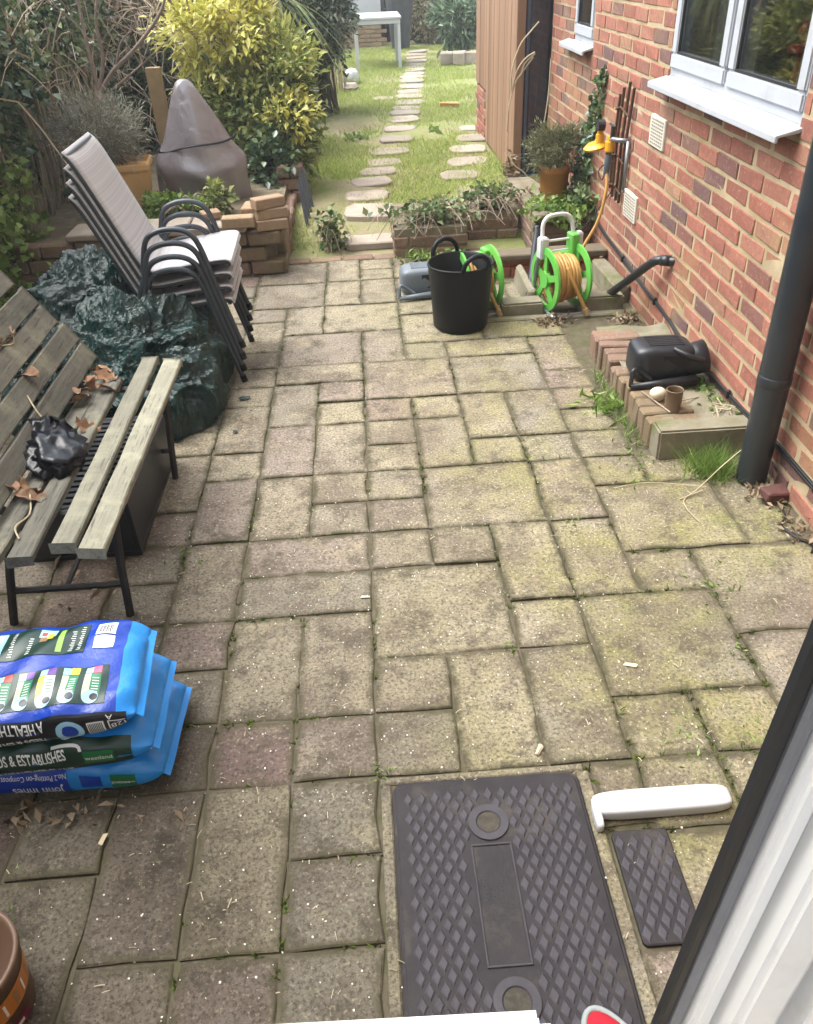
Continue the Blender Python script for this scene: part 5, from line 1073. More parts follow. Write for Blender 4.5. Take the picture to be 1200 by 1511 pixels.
# ------------------------------------------------------------------ stacked sling chairs
def chair_parts(t):
    L = [Vector(p) for p in [(0.0, 0.0), (-0.03, 0.10)]]
    for sy in (-0.245, 0.245):
        pts = smoothpts([(0.0, sy * 1.02, 0.0), (-0.075, sy, 0.30), (-0.115, sy, 0.47), (-0.15, sy, 0.535), (-0.21, sy, 0.56), (-0.29, sy, 0.555), (-0.345, sy, 0.52), (-0.375, sy, 0.43), (-0.385, sy, 0.37)], 6)
        b = MB(); b.tube(pts, 0.0125, 10); obj('arm', b, M_chairmetal, t, smooth=True, world=False)
        b = MB(); b.tube(smoothpts([(-0.36, sy, 0.42), (-0.45, sy, 0.22), (-0.56, sy, 0.0)], 5), 0.0125, 10); obj('leg', b, M_chairmetal, t, smooth=True, world=False)
        k = sy * 0.90
        b = MB(); b.tube(smoothpts([(0.0, k, 0.385), (-0.02, k, 0.398), (-0.18, k, 0.385), (-0.33, k, 0.365), (-0.375, k, 0.378), (-0.41, k, 0.43), (-0.50, k, 0.65), (-0.575, k, 0.83), (-0.605, k, 0.88)], 6), 0.0115, 10); obj('side_rail', b, M_chairmetal, t, smooth=True, world=False)
        b = MB(); b.tube([(-0.095, sy, 0.375), (-0.095, k, 0.385)], 0.010, 8); b.tube([(-0.375, sy, 0.40), (-0.375, k, 0.385)], 0.010, 8); obj('stretcher', b, M_chairmetal, t, world=False)
        b = MB(); b.tube([(0.001, sy * 1.02, -0.003), (-0.006, sy * 1.02, 0.03)], 0.0155, 10); obj('foot_cap', b, M_rubber, t, world=False)
    b = MB(); b.tube([(-0.012, -0.22, 0.384), (-0.012, 0.22, 0.384)], 0.011, 8); b.tube([(-0.60, -0.22, 0.875), (-0.60, 0.22, 0.875)], 0.011, 8); obj('cross_bar', b, M_chairmetal, t, world=False)
    pr_ = smoothpts([(0.014, 0, 0.386), (-0.02, 0, 0.414), (-0.18, 0, 0.400), (-0.33, 0, 0.381), (-0.37, 0, 0.394), (-0.402, 0, 0.445), (-0.488, 0, 0.66), (-0.563, 0, 0.84), (-0.606, 0, 0.895)], 10)
    vs = []; n = len(pr_); sag = lambda w: -0.012 * (1 - w * w)
    for i, p in enumerate(pr_):
        for j in range(9):
            w = -1 + 2 * j / 8; vs.append((p.x, w * 0.236, p.z + (sag(w) if 6 < i < n - 4 else 0)))
    fs = [(i * 9 + j, i * 9 + j + 1, (i + 1) * 9 + j + 1, (i + 1) * 9 + j) for i in range(n - 1) for j in range(8)]
    me = MB().add(vs, fs).mesh('sling', True); at = me.attributes.new('along', 'FLOAT', 'POINT'); s = 0; vals = []
    for i, p in enumerate(pr_):
        if i: s += (p - pr_[i - 1]).length
        vals += [s] * 9
    at.data.foreach_set('value', vals); o = link('sling', me, M_sling, t, world=False)
    sm = o.modifiers.new('thick', 'SOLIDIFY'); sm.thickness = 0.006
CG = 'stacked sling chairs'
c0 = thing('sling_chair', 'lowest chair of the stack of grey striped sling chairs, feet on the paving', 'chair', (-0.655, 3.90, 0.004), 0.03, CG); chair_parts(c0)
for k, lab in enumerate(['second chair from the bottom of the stack of grey sling chairs', 'third chair from the bottom of the stack of grey sling chairs', 'topmost chair of the stack, its grey striped sling fully visible']):
    c = dup(c0, (-0.650 + 0.006 * k, 3.90 + 0.004 * k, 0.004 + 0.058 * (k + 1)), (0, 0, 0.03 + random.gauss(0, 0.006))); c['label'] = lab

# ------------------------------------------------------------------ tarpaulin heap
from mathutils import noise as mnoise
def tarp_h(x, y):
    h = 0
    for (cx, cy, rx, ry, a) in [(-1.36, 4.10, 0.46, 0.46, 0.46), (-1.06, 3.74, 0.34, 0.48, 0.40), (-0.96, 3.38, 0.25, 0.30, 0.27), (-1.27, 3.45, 0.38, 0.45, 0.38)]:
        d = ((x - cx) / rx) ** 2 + ((y - cy) / ry) ** 2; h += (a * max(0, 1 - d ** 2.0) ** 0.7) ** 4
    return h ** 0.25
b = MB(); NU, NV = 210, 270
def hsh(i, j, k): 
    q = math.sin(i * 127.1 + j * 311.7 + k * 74.7) * 43758.5453; return q - math.floor(q)
def facet(x, y, s, k):
    X = (x * 0.86 + y * 0.5) * s + 31; Y = (-x * 0.5 + y * 0.86) * s * 0.8 + 17; i = math.floor(X); j = math.floor(Y); u = X - i; v = Y - j
    a_, b_, c_, d_ = hsh(i, j, k), hsh(i + 1, j, k), hsh(i, j + 1, k), hsh(i + 1, j + 1, k)
    return a_ + (b_ - a_) * u + (c_ - a_) * v if u + v < 1 else d_ + (c_ - d_) * (1 - u) + (b_ - d_) * (1 - v)
def rdg(p, sc, o): return (1 - min(1, abs(mnoise.noise(p * sc + Vector((o, -o, o)))) * 2.0)) ** 2.0
def tf(u, v):
    x = -1.85 + 1.25 * u; y = 2.98 + 1.65 * v; e = 0.012
    h = tarp_h(x, y); nrm = Vector((tarp_h(x - e, y) - tarp_h(x + e, y), tarp_h(x, y - e) - tarp_h(x, y + e), 2 * e)).normalized()
    p = Vector((x, y, h)); w = p + Vector((mnoise.noise(p * 3), mnoise.noise(p * 3 + Vector((7, 1, 4))), mnoise.noise(p * 3 + Vector((2, 8, 5))))) * 0.09
    f = 0.075 * (rdg(w, 3.2, 1.3) - 0.35) + 0.040 * (rdg(w, 7.5, 5.1) - 0.35) + 0.017 * (rdg(w, 17, 9.7) - 0.35) + 0.007 * (rdg(w, 38, 3.1) - 0.35) + 0.05 * (facet(x + h, y - h, 5, 1) - 0.5) + 0.022 * (facet(x - h, y + h, 13, 3) - 0.5)
    q = p * 1.0 + nrm * f * min(1, h * 6 + 0.15)
    return (q.x, q.y, max(0.003, q.z) + 0.003)
b.grid(tf, NU, NV)
keep = [f for f in b.f if max(b.v[i][2] for i in f) > 0.012]
b.f = keep; b.m = [0] * len(keep)
to = tag(obj('tarpaulin', b, M_tarp, smooth=False), 'crumpled dark green tarpaulin heaped between the bench and the stacked chairs', 'tarpaulin')
bmx = bmesh.new(); bmx.from_mesh(to.data); bmesh.ops.delete(bmx, geom=[v for v in bmx.verts if not v.link_faces], context='VERTS'); bmx.to_mesh(to.data); bmx.free()

# ------------------------------------------------------------------ slatted bench
bn = thing('slatted_bench', 'old slatted wooden bench with black metal legs, weathered and mossy', 'bench', (-1.0, 2.33, 0))
def slat(x, z, w, th, y0, y1, tilt, m, rz=0.0, label=None):
    b = MB(); n = 8; vs = []
    for i in range(n + 1):
        y = y0 + (y1 - y0) * i / n
        for (a, c) in [(-w / 2, -th / 2), (w / 2, -th / 2), (w / 2, th / 2), (-w / 2, th / 2)]: vs.append((a + random.gauss(0, 0.0013), y - (y0 + y1) / 2, c + random.gauss(0, 0.0012)))
    fs = [(i * 4 + k, i * 4 + (k + 1) % 4, (i + 1) * 4 + (k + 1) % 4, (i + 1) * 4 + k) for i in range(n) for k in range(4)] + [(0, 1, 2, 3), (n * 4 + 3, n * 4 + 2, n * 4 + 1, n * 4)]
    b.add(vs, [f[::-1] for f in fs]); o = obj('slat', b, m, bn, bevel=0.004, world=False); o.location = Vector((x, (y0 + y1) / 2, z)) - Vector(bn.location); o.rotation_euler = (random.gauss(0, 0.006), tilt, rz)
    if label: o['label'] = label
    return o
slat(-0.782, 0.430, 0.066, 0.026, 1.73, 2.93, 0.10, M_bwood_pale, 0.0, 'pale bleached front seat slat')
slat(-0.868, 0.434, 0.062, 0.026, 1.75, 2.96, 0.04, M_bwood_pale, 0.012, 'pale mossy seat slat behind the front one')
slat(-0.975, 0.425, 0.066, 0.024, 1.72, 2.80, -0.03, M_bwood, 0.01); slat(-1.050, 0.422, 0.070, 0.024, 1.66, 2.90, -0.06, M_bwood, -0.008)
for k in range(5):
    slat(-1.098 - 0.050 * k, 0.492 + 0.0775 * k, 0.078, 0.024, 1.45, 2.94 - 0.01 * k + random.gauss(0, 0.01), R(57), M_bwood, random.gauss(0, 0.006))
for y in (1.97, 2.78):
    b = MB(); b.tube([(-1.10, y, 0.405), (-0.93, y, 0.402), (-0.79, y, 0.408)], 0.012, 6); b.tube([(-0.79, y, 0.405), (-0.815, y, 0.2), (-0.833, y, 0.0)], 0.014, 6); b.tube([(-1.09, y, 0.40), (-1.15, y, 0.2), (-1.20, y, 0.0)], 0.014, 6); b.tube([(-0.822, y, 0.13), (-1.172, y, 0.13)], 0.010, 6); b.tube([(-1.08, y, 0.40), (-1.13, y, 0.47), (-1.36, y, 0.83)], 0.013, 6); obj('leg_frame', b, M_iron, bn)
b = MB(); b.tube([(-1.0, 1.97, 0.13), (-1.0, 2.78, 0.13)], 0.009, 6); obj('stretcher', b, M_iron, bn)
cr = thing('slatted_crate', 'black slatted plastic crate pushed under the bench', 'crate', (-1.05, 2.60, 0.0))
b = MB(); b.box(-0.19, -0.32, 0.0, 0.19, 0.32, 0.02); b.box(-0.19, -0.32, 0.02, -0.17, 0.32, 0.22); b.box(0.17, -0.32, 0.02, 0.19, 0.32, 0.22); b.box(-0.17, -0.32, 0.02, 0.17, -0.30, 0.22); b.box(-0.17, 0.30, 0.02, 0.17, 0.32, 0.22); obj('box', b, M_blackplastic, cr, bevel=0.003, world=False)
for k in range(17):
    b = MB(); b.box(-0.17, -0.29 + 0.035 * k, 0.20, 0.17, -0.27 + 0.035 * k, 0.222); obj('bar', b, M_greyplastic if False else M_blackplastic, cr, world=False)
# black bag, leaves on the bench
ico = bmesh.new(); bmesh.ops.create_icosphere(ico, subdivisions=4, radius=1.0)
for v in ico.verts:
    c = v.co.copy(); w = 0.92 + 0.42 * (rdg(c, 1.3, 2.0) - 0.3) + 0.22 * (rdg(c, 3.1, 5.0) - 0.3) + 0.09 * (rdg(c, 7, 1.0) - 0.3)
    v.co = Vector((c.x * 0.085 * w, c.y * 0.125 * w, max(-0.01, c.z * 0.042 * w + 0.02) + (0.03 if c.y > 0.75 else 0)))
me = bpy.data.meshes.new('bin_bag'); ico.to_mesh(me); ico.free(); me.polygons.foreach_set('use_smooth', [True] * len(me.polygons)); tag(link('bin_bag', me, M_binbag, None, (-1.03, 2.24, 0.445), (0.1, 0.18, 0.4)), 'crumpled black plastic bag lying on the bench seat', 'bag')
def leaf_curl(seed):
    rr = random.Random(seed); b = MB(); n = 6; vs = []
    for i in range(n + 1):
        t = i / n; w = 0.026 * math.sin(math.pi * (0.1 + 0.85 * t)) ** 0.7 * (1 + 0.35 * math.sin(t * 19 + seed))
        z = 0.014 * math.sin(t * 4 + seed) + 0.006; vs += [(-0.04 + 0.08 * t, -w, z + 0.012 * rr.random()), (-0.04 + 0.08 * t, 0, z - 0.004), (-0.04 + 0.08 * t, w, z + 0.015 * rr.random())]
    fs = [f for i in range(n) for f in ((3 * i, 3 * i + 1, 3 * i + 4, 3 * i + 3), (3 * i + 1, 3 * i + 2, 3 * i + 5, 3 * i + 4))]
    me = b.add(vs, fs).mesh('dry_leaf'); me.materials.append(M_leaflitter); return me
lfm = [leaf_curl(k) for k in range(5)]
for k, (x, y, z) in enumerate([(-1.02, 2.72, 0.45), (-1.05, 2.66, 0.46), (-1.00, 2.80, 0.448), (-1.07, 2.76, 0.465), (-1.05, 2.60, 0.455), (-1.03, 2.84, 0.45), (-0.97, 2.70, 0.44), (-0.97, 2.42, 0.44), (-1.05, 2.05, 0.45), (-1.02, 2.0, 0.445), (-1.09, 2.02, 0.46), (-1.10, 1.74, 0.46), (-1.22, 2.62, 0.70), (-1.24, 2.52, 0.71), (-1.26, 2.45, 0.74), (-1.15, 2.52, 0.59)]):
    o = link('dry_leaf', lfm[k % 5], None, None, (x, y, z), (random.gauss(0, 0.3), random.gauss(0, 0.3), random.uniform(0, 6.28)))
    if k < 7: tag(o, 'curled dead leaf in the clump at the far end of the bench seat', 'leaf', 'dead leaves clumped on the far end of the bench seat')
    elif k < 12: tag(o, 'single dead leaf beside the black bag on the bench seat', 'leaf', 'dead leaves around the black bag on the bench')
    else: tag(o, 'dead leaf caught on the back slats of the bench', 'leaf', 'dead leaves on the bench back')
b = MB()
for pts in [[(-1.13, 2.42, 0.57), (-1.08, 2.36, 0.52), (-1.0, 2.33, 0.45)], [(-1.26, 2.30, 0.76), (-1.20, 2.2, 0.70), (-1.2, 2.1, 0.66), (-1.13, 2.08, 0.60)], [(-1.03, 2.02, 0.45), (-1.0, 1.92, 0.443), (-1.02, 1.86, 0.442), (-0.99, 1.8, 0.442)], [(-1.25, 2.7, 0.74), (-1.2, 2.6, 0.68), (-1.24, 2.5, 0.72)]]:
    b.tube(smoothpts(pts, 5), 0.0025, 5)
tag(obj('dead_vine', b, M_stickpale), 'thin dead vine stems trailing over the bench slats', 'twig')
# ------------------------------------------------------------------ compost bags
C_LIGHT = mat('bag_light_blue', (0.015, 0.25, 0.68), (0.012, 0.21, 0.62), 5, 0.3, 0, 0.55, 0.5, 26, 0.006)
C_ROYAL = mat('bag_royal_blue', (0.004, 0.045, 0.38), (0.004, 0.035, 0.31), 5, 0.3, 0, 0.55, 0.5, 26, 0.006)
C_GREEN = flat('bag_dark_green', (0.004, 0.030, 0.020)); C_BLACK = flat('bag_black', (0.008, 0.009, 0.014)); C_WHITE = flat('bag_white', (0.78, 0.80, 0.80))
C_PALEB = flat('bag_pale_blue', (0.32, 0.58, 0.80)); C_CREAM = flat('bag_cream', (0.62, 0.58, 0.36)); C_MID = flat('bag_mid_green', (0.02, 0.20, 0.09)); C_LOGO = flat('bag_logo_green', (0.01, 0.13, 0.045))
C_YEL = flat('bag_yellow', (0.75, 0.68, 0.05)); C_PINK = flat('bag_pink', (0.70, 0.10, 0.22)); C_REDF = flat('bag_red', (0.55, 0.06, 0.05)); C_PURP = flat('bag_purple', (0.14, 0.05, 0.30)); C_LIME = flat('bag_lime', (0.28, 0.52, 0.10)); C_BROWN = flat('bag_brown', (0.30, 0.17, 0.08))
PAL = [C_GREEN, C_BLACK, C_WHITE, C_PALEB, C_CREAM, C_MID, C_LOGO, C_YEL, C_PINK, C_REDF, C_PURP, C_LIME, C_BROWN, C_LIGHT, C_ROYAL]
I = {n: i for i, n in enumerate(['green', 'black', 'white', 'paleb', 'cream', 'mid', 'logo', 'yel', 'pink', 'red', 'purp', 'lime', 'brown', 'light', 'royal'])}
class Bag:
    def __init__(s, a=0.30, b=0.165, t=0.115, seed=0):
        s.a, s.b, s.t = a, b, t; s.ph = seed * 1.7; p = 3.4; tab = []; acc = 0; prev = None
        for k in range(241):
            phi = math.pi + 0.72 - (math.pi + 1.44) * k / 240; c, sn = math.cos(phi), math.sin(phi)
            y = b * math.copysign(abs(c) ** (2 / p), c); z = t / 2 + t / 2 * math.copysign(abs(sn) ** (2 / p), sn)
            if prev: acc += math.hypot(y - prev[0], z - prev[1])
            tab.append((acc, y, z)); prev = (y, z)
        s.tab = np.array(tab)
    def yz(s, d): return float(np.interp(d, s.tab[:, 0], s.tab[:, 1])), float(np.interp(d, s.tab[:, 0], s.tab[:, 2]))
    def s_top(s, y):
        m = s.tab[:, 2] > s.t * 0.72; return float(np.interp(y, s.tab[m][:, 1], s.tab[m][:, 0]))
    def s_front(s, f):
        m = s.tab[:, 1] < -s.b * 0.80; q = s.tab[m]; return float(np.interp(f * s.t, q[:, 2], q[:, 0]))
    def shape(s, x, y, z):
        u = min(1.0, abs(x) / s.a); zs = max(0.10, (1 - u ** 5) ** 0.55); ys = 1 - 0.13 * u ** 9
        w = 0.004 * math.sin(x * 31 + y * 17 + s.ph) + 0.003 * math.sin(x * 60 - y * 45 + s.ph) + 0.0035 * u ** 3 * math.sin(y * 95 + s.ph)
        return Vector((x, y * ys * (1 + w), s.t / 2 + (z - s.t / 2) * zs + w * (1 if z > s.t * 0.5 else 0)))
    def pt(s, x, d, off=0.0):
        e = 0.002
        def q(xx, dd): y, z = s.yz(dd); return s.shape(xx, y, z)
        p = q(x, d)
        if off:
            n = (q(x + e, d) - q(x - e, d)).cross(q(x, d + e) - q(x, d - e)); p = p + n.normalized() * off
        return p
    def body(s, split=9):
        b = MB(); NX, NS = 90, 110; p = 3.4
        for i in range(NX + 1):
            x = -s.a + 2 * s.a * i / NX
            for k in range(NS):
                phi = 2 * math.pi * k / NS; c, sn = math.cos(phi), math.sin(phi)
                b.v.append(tuple(s.shape(x, s.b * math.copysign(abs(c) ** (2 / p), c), s.t / 2 + s.t / 2 * math.copysign(abs(sn) ** (2 / p), sn))))
        for i in range(NX):
            for k in range(NS): b.f.append((i * NS + k, i * NS + (k + 1) % NS, (i + 1) * NS + (k + 1) % NS, (i + 1) * NS + k)); b.m.append(1 if -s.a + 2 * s.a * i / NX > split else 0)
        b.f += [tuple(range(NS))[::-1], tuple(range(NX * NS, (NX + 1) * NS))]; b.m += [0, 1 if split < 9 else 0]
        return b
    def seam(s, side):
        b = MB()
        def f(u, v):
            y = (-1 + 2 * u) * s.b * 0.86; x = side * (s.a - 0.004 + 0.018 * v); return (x, y, s.t / 2 + 0.002 * math.sin(y * 40 + s.ph) * v + 0.004 * math.sin(y * 13) * v - 0.012 * v)
        b.grid(f, 30, 3); return b
    def patch(s, mb, x0, x1, d0, d1, col, off=0.0010):
        off += 0.0006
        nx = max(2, int(abs(x1 - x0) / 0.007)); nd = max(2, int(abs(d1 - d0) / 0.007))
        mb.grid(lambda u, v: s.pt(x0 + (x1 - x0) * u, d0 + (d1 - d0) * v, off), nx, nd, I[col])
    def disc(s, mb, x, d, r0, r1, col, off=0.0016, a0=0, a1=2 * math.pi):
        off += 0.0013; n = 28; mb.grid(lambda u, v: s.pt(x + (r0 + (r1 - r0) * v) * math.cos(a0 + (a1 - a0) * u), d + (r0 + (r1 - r0) * v) * math.sin(a0 + (a1 - a0) * u), off), n, 2, I[col])
TXT = {}
def text_geo(body, size, bold=0.0):
    key = (body, size, bold)
    if key in TXT: return TXT[key]
    c = bpy.data.curves.new('lettering', 'FONT'); c.body = body; c.size = size; c.align_x = 'CENTER'; c.align_y = 'CENTER'; c.offset = bold; c.resolution_u = 3
    o = bpy.data.objects.new('lettering', c); COL.objects.link(o); bpy.context.view_layer.update()
    me = bpy.data.meshes.new_from_object(o.evaluated_get(bpy.context.evaluated_depsgraph_get()))
    bt = bmesh.new(); bt.from_mesh(me); bmesh.ops.triangulate(bt, faces=bt.faces[:])
    for _k in range(3):
        le = [e for e in bt.edges if e.calc_length() > 0.007]
        if le: bmesh.ops.subdivide_edges(bt, edges=le, cuts=1); bmesh.ops.triangulate(bt, faces=[f for f in bt.faces if len(f.verts) > 3])
    bt.verts.index_update(); r = ([v.co.copy() for v in bt.verts], [tuple(v.index for v in f.verts) for f in bt.faces]); bt.free()
    bpy.data.objects.remove(o); bpy.data.curves.remove(c); bpy.data.meshes.remove(me); TXT[key] = r; return r
def bag_text(bg_, body, x, d, size, col, parent, rot=0.0, bold=0.0, sx=1.0, off=0.0032):
    vs, fs = text_geo(body, size, bold); c, s_ = math.cos(rot), math.sin(rot); b = MB()
    b.add([bg_.pt(x + (v.x * sx) * c - v.y * s_, d + (v.x * sx) * s_ + v.y * c, off) for v in vs], fs)
    return obj('lettering', b, PAL[I[col]], parent, world=False)
BGRP = 'stacked compost bags'
PI = math.pi
# bottom bag
g1 = thing('compost_bag', 'bottom bag of the blue compost stack, lying directly on the paving', 'bag', (-0.886, 1.455, 0.002), R(-2), BGRP); B1 = Bag(seed=1)
obj('sack', B1.body(), C_LIGHT, g1, smooth=True, world=False); obj('end_seam', B1.seam(1), C_LIGHT, g1, smooth=True, world=False)
b = MB(); sf = B1.s_front
B1.patch(b, -0.29, 0.075, sf(0.12), sf(0.97), 'royal'); B1.patch(b, 0.105, 0.155, sf(0.40), sf(0.72), 'royal', 0.0014)
B1.patch(b, 0.178, 0.238, sf(0.33), sf(0.74), 'logo', 0.0014); B1.disc(b, -0.20, sf(0.45), 0.018, 0.03, 'paleb'); obj('print', b, PAL, g1, world=False)
bag_text(B1, 'John Innes', -0.005, sf(0.34), 0.042, 'white', g1, PI, 0, 0.72); bag_text(B1, 'No.2 Potting-on Compost', -0.005, sf(0.72), 0.0195, 'white', g1, PI, 0, 0.78); bag_text(B1, 'westland', 0.208, sf(0.53), 0.016, 'white', g1, PI)
bag_text(B1, 'John Innes', 0.262, B1.s_top(-0.035), 0.034, 'white', g1, -PI / 2)
# middle bag
g2 = thing('compost_bag', 'middle bag of the blue compost stack reading feeds and establishes', 'bag', (-0.896, 1.43, 0.112), R(1.5), BGRP); B2 = Bag(seed=4)
obj('sack', B2.body(), C_LIGHT, g2, smooth=True, world=False); obj('end_seam', B2.seam(1), C_LIGHT, g2, smooth=True, world=False)
b = MB(); sf = B2.s_front
B2.patch(b, -0.29, 0.255, sf(0.10), sf(0.90), 'green'); B2.patch(b, -0.29, 0.02, sf(0.97), B2.s_top(0.14), 'royal', 0.0012)
B2.patch(b, 0.035, 0.075, B2.s_top(-0.125), B2.s_top(-0.07), 'royal', 0.0014); B2.patch(b, 0.145, 0.215, sf(0.40), sf(0.72), 'logo', 0.0014)
obj('print', b, PAL, g2, world=False)
bag_text(B2, 'FEEDS & ESTABLISHES', 0.013, sf(0.63), 0.042, 'white', g2, 0, 0.0008, 0.47); bag_text(B2, 'A HEALTHIER PLANT', 0.025, sf(0.22), 0.032, 'white', g2, 0, 0.0005, 0.60); bag_text(B2, 'westland', 0.18, sf(0.55), 0.018, 'white', g2)
bag_text(B2, 'John Innes', 0.105, B2.s_top(-0.01), 0.075, 'white', g2, PI / 2)
# top bag
g3 = thing('compost_bag', 'top bag of the blue compost stack with green printed panels facing up', 'bag', (-0.918, 1.42, 0.222), R(4.5), BGRP); B3 = Bag(seed=7)
obj('sack', B3.body(0.258), [C_ROYAL, C_LIGHT], g3, smooth=True, world=False); obj('end_seam', B3.seam(1), C_LIGHT, g3, smooth=True, world=False)
b = MB(); sf = B3.s_front; st_ = B3.s_top
B3.patch(b, -0.29, 0.28, sf(0.08), sf(0.80), 'black', 0.0011)
B3.patch(b, -0.28, 0.165, st_(0.025), st_(0.130), 'green'); B3.patch(b, -0.10, 0.235, st_(-0.135), st_(-0.025), 'green')
B3.patch(b, 0.185, 0.232, st_(0.035), st_(0.075), 'white', 0.0014); B3.patch(b, 0.185, 0.232, st_(0.080), st_(0.128), 'white', 0.0014)
for k in range(9): B3.patch(b, 0.190 + 0.004 * k, 0.1915 + 0.004 * k + 0.0008 * (k % 2), st_(0.084), st_(0.115), 'black', 0.0019)
B3.patch(b, -0.085, -0.035, st_(0.030), st_(0.126), 'paleb', 0.0014); B3.patch(b, -0.075, -0.045, st_(0.10), st_(0.122), 'white', 0.0018); B3.disc(b, -0.06, st_(0.065), 0, 0.008, 'mid')
B3.patch(b, 0.095, 0.108, st_(0.035), st_(0.120), 'lime', 0.0014); B3.patch(b, 0.045, 0.085, st_(0.095), st_(0.126), 'paleb', 0.0014); B3.patch(b, 0.05, 0.068, st_(0.075), st_(0.095), 'brown', 0.0016); B3.patch(b, 0.066, 0.080, st_(0.085), st_(0.11), 'yel', 0.0018); B3.patch(b, 0.05, 0.062, st_(0.10), st_(0.115), 'red', 0.0018)
B3.patch(b, -0.22, -0.19, st_(0.05), st_(0.12), 'brown', 0.0014); B3.disc(b, -0.235, st_(0.10), 0, 0.012, 'brown')
for (x, n) in [(-0.018, 12), (0.025, 8), (0.125, 10), (0.145, 12), (-0.125, 10)]:
    for k in range(n): B3.patch(b, x + 0.0015 * (k % 3), x + 0.0105, st_(0.035 + 0.0075 * k), st_(0.0375 + 0.0075 * k), 'white', 0.0018)
for k, (top, side) in enumerate([('red', 'cream'), ('purp', 'cream'), ('purp', 'yel'), ('yel', 'cream'), ('pink', 'cream')]):
    x = -0.020 + 0.051 * k
    B3.patch(b, x, x + 0.036, st_(-0.118), st_(-0.052), 'mid' if k != 2 else 'white', 0.0013); B3.patch(b, x, x + 0.014, st_(-0.116), st_(-0.052), side, 0.0016)
    B3.patch(b, x, x + 0.017, st_(-0.05), st_(-0.030), 'paleb', 0.0015); B3.patch(b, x + 0.0175, x + 0.036, st_(-0.05), st_(-0.028), top, 0.0015); B3.disc(b, x + 0.018, st_(-0.118), 0, 0.0175, 'paleb', 0.0016); B3.disc(b, x + 0.026, st_(-0.118), 0, 0.009, 'black', 0.0019)
    for q in range(6): B3.patch(b, x + 0.018, x + 0.032, st_(-0.106 + 0.008 * q), st_(-0.1035 + 0.008 * q), 'white' if k != 2 else 'mid', 0.0019)
for k in range(9): B3.patch(b, -0.078, -0.034 - 0.004 * (k % 3), st_(-0.088 + 0.006 * k), st_(-0.0855 + 0.006 * k), 'white', 0.0018)
B3.disc(b, -0.058, st_(-0.112), 0.010, 0.019, 'paleb'); B3.disc(b, -0.058, st_(-0.112), 0, 0.009, 'royal')
B3.patch(b, -0.099, -0.088, st_(-0.13), st_(-0.03), 'cream', 0.0016)
B3.disc(b, 0.155, sf(0.42), 0.018, 0.031, 'paleb'); B3.disc(b, 0.155, sf(0.42), 0.0, 0.017, 'royal'); B3.patch(b, 0.194, 0.232, sf(0.24), sf(0.60), 'white', 0.0015)
for k in range(9): B3.patch(b, 0.197 + 0.0036 * k, 0.199 + 0.0036 * k, sf(0.28), sf(0.56), 'black', 0.0021)
for (xa, xb, ya, yb) in [(0.240, 0.276, 0.22, 0.25), (0.240, 0.276, 0.57, 0.60), (0.240, 0.243, 0.25, 0.57), (0.273, 0.276, 0.25, 0.57)]: B3.patch(b, xa, xb, sf(ya), sf(yb), 'white', 0.0015)
obj('print', b, PAL, g3, world=False)
bag_text(B3, '28', 0.258, sf(0.41), 0.026, 'white', g3, PI); bag_text(B3, 'A', 0.245, sf(0.70), 0.020, 'white', g3, PI)
bag_text(B3, 'A HEALTHIER PLANT', 0.008, sf(0.66), 0.040, 'white', g3, PI, 0.0007, 0.5); bag_text(B3, 'FEEDS & ESTABLISHES', 0.010, sf(0.26), 0.034, 'white', g3, PI, 0.0006, 0.54)

# ------------------------------------------------------------------ inspection covers, oddments on the paving
def diamonds(x0, x1, y0, y1, w, h, skip, z):
    b = MB(); j = 0; y = y0
    while y < y1:
        x = x0 + (w / 2 if j % 2 else 0)
        while x < x1:
            if not any(s(x, y) for s in skip):
                a, c = w * 0.37, h * 0.40; p, q2 = a * 0.55, c * 0.68
                b.add([(x - a, y, z), (x, y - c, z), (x + a, y, z), (x, y + c, z), (x - p, y, z + 0.003), (x, y - q2, z + 0.003), (x + p, y, z + 0.003), (x, y + q2, z + 0.003)],
                      [(0, 1, 5, 4), (1, 2, 6, 5), (2, 3, 7, 6), (3, 0, 4, 7), (4, 5, 6, 7)])
            x += w
        y += h / 2; j += 1
    return b
M_gritty = mat('dark_grit', (0.035, 0.032, 0.026), (0.07, 0.06, 0.045), 60, 0.95)
mh = thing('inspection_cover', 'large dark cast inspection cover with diamond tread and central plate', 'manhole cover', (0.2, 0.93, 0))
b = MB(); rr = 0.02
def rrect(x0, x1, y0, y1, r, n=6):
    o_ = []
    for (cx, cy, a) in [(x1 - r, y1 - r, 0), (x0 + r, y1 - r, 90), (x0 + r, y0 + r, 180), (x1 - r, y0 + r, 270)]:
        for k in range(n + 1): w = R(a + 90 * k / n); o_.append((cx + r * math.cos(w), cy + r * math.sin(w)))
    return o_
def plate(b, x0, x1, y0, y1, r, z0, z1):
    o_ = rrect(x0, x1, y0, y1, r); i_ = rrect(x0 + 0.003, x1 - 0.003, y0 + 0.003, y1 - 0.003, r - 0.002); n = len(o_)
    b.add([(x, y, z0) for x, y in o_] + [(x, y, z1 - 0.002) for x, y in o_] + [(x, y, z1) for x, y in i_], [(j * n + k, j * n + (k + 1) % n, (j + 1) * n + (k + 1) % n, (j + 1) * n + k) for j in (0, 1) for k in range(n)] + [tuple(range(2 * n, 3 * n))])
plate(b, -0.030, 0.430, 0.60, 1.260, 0.03, -0.03, 0.004); fr = obj('cover_frame', b, M_cover, mh)
b = MB(); plate(b, -0.023, 0.423, 0.607, 1.253, 0.026, 0.0, 0.0075); obj('plate', b, M_cover, mh)
CIR = [(0.192, 1.130), (0.192, 0.733)]
skip = [lambda x, y: 0.130 < x < 0.250 and 0.785 < y < 1.09] + [lambda x, y, c=c: math.hypot(x - c[0], y - c[1]) < 0.052 for c in CIR]
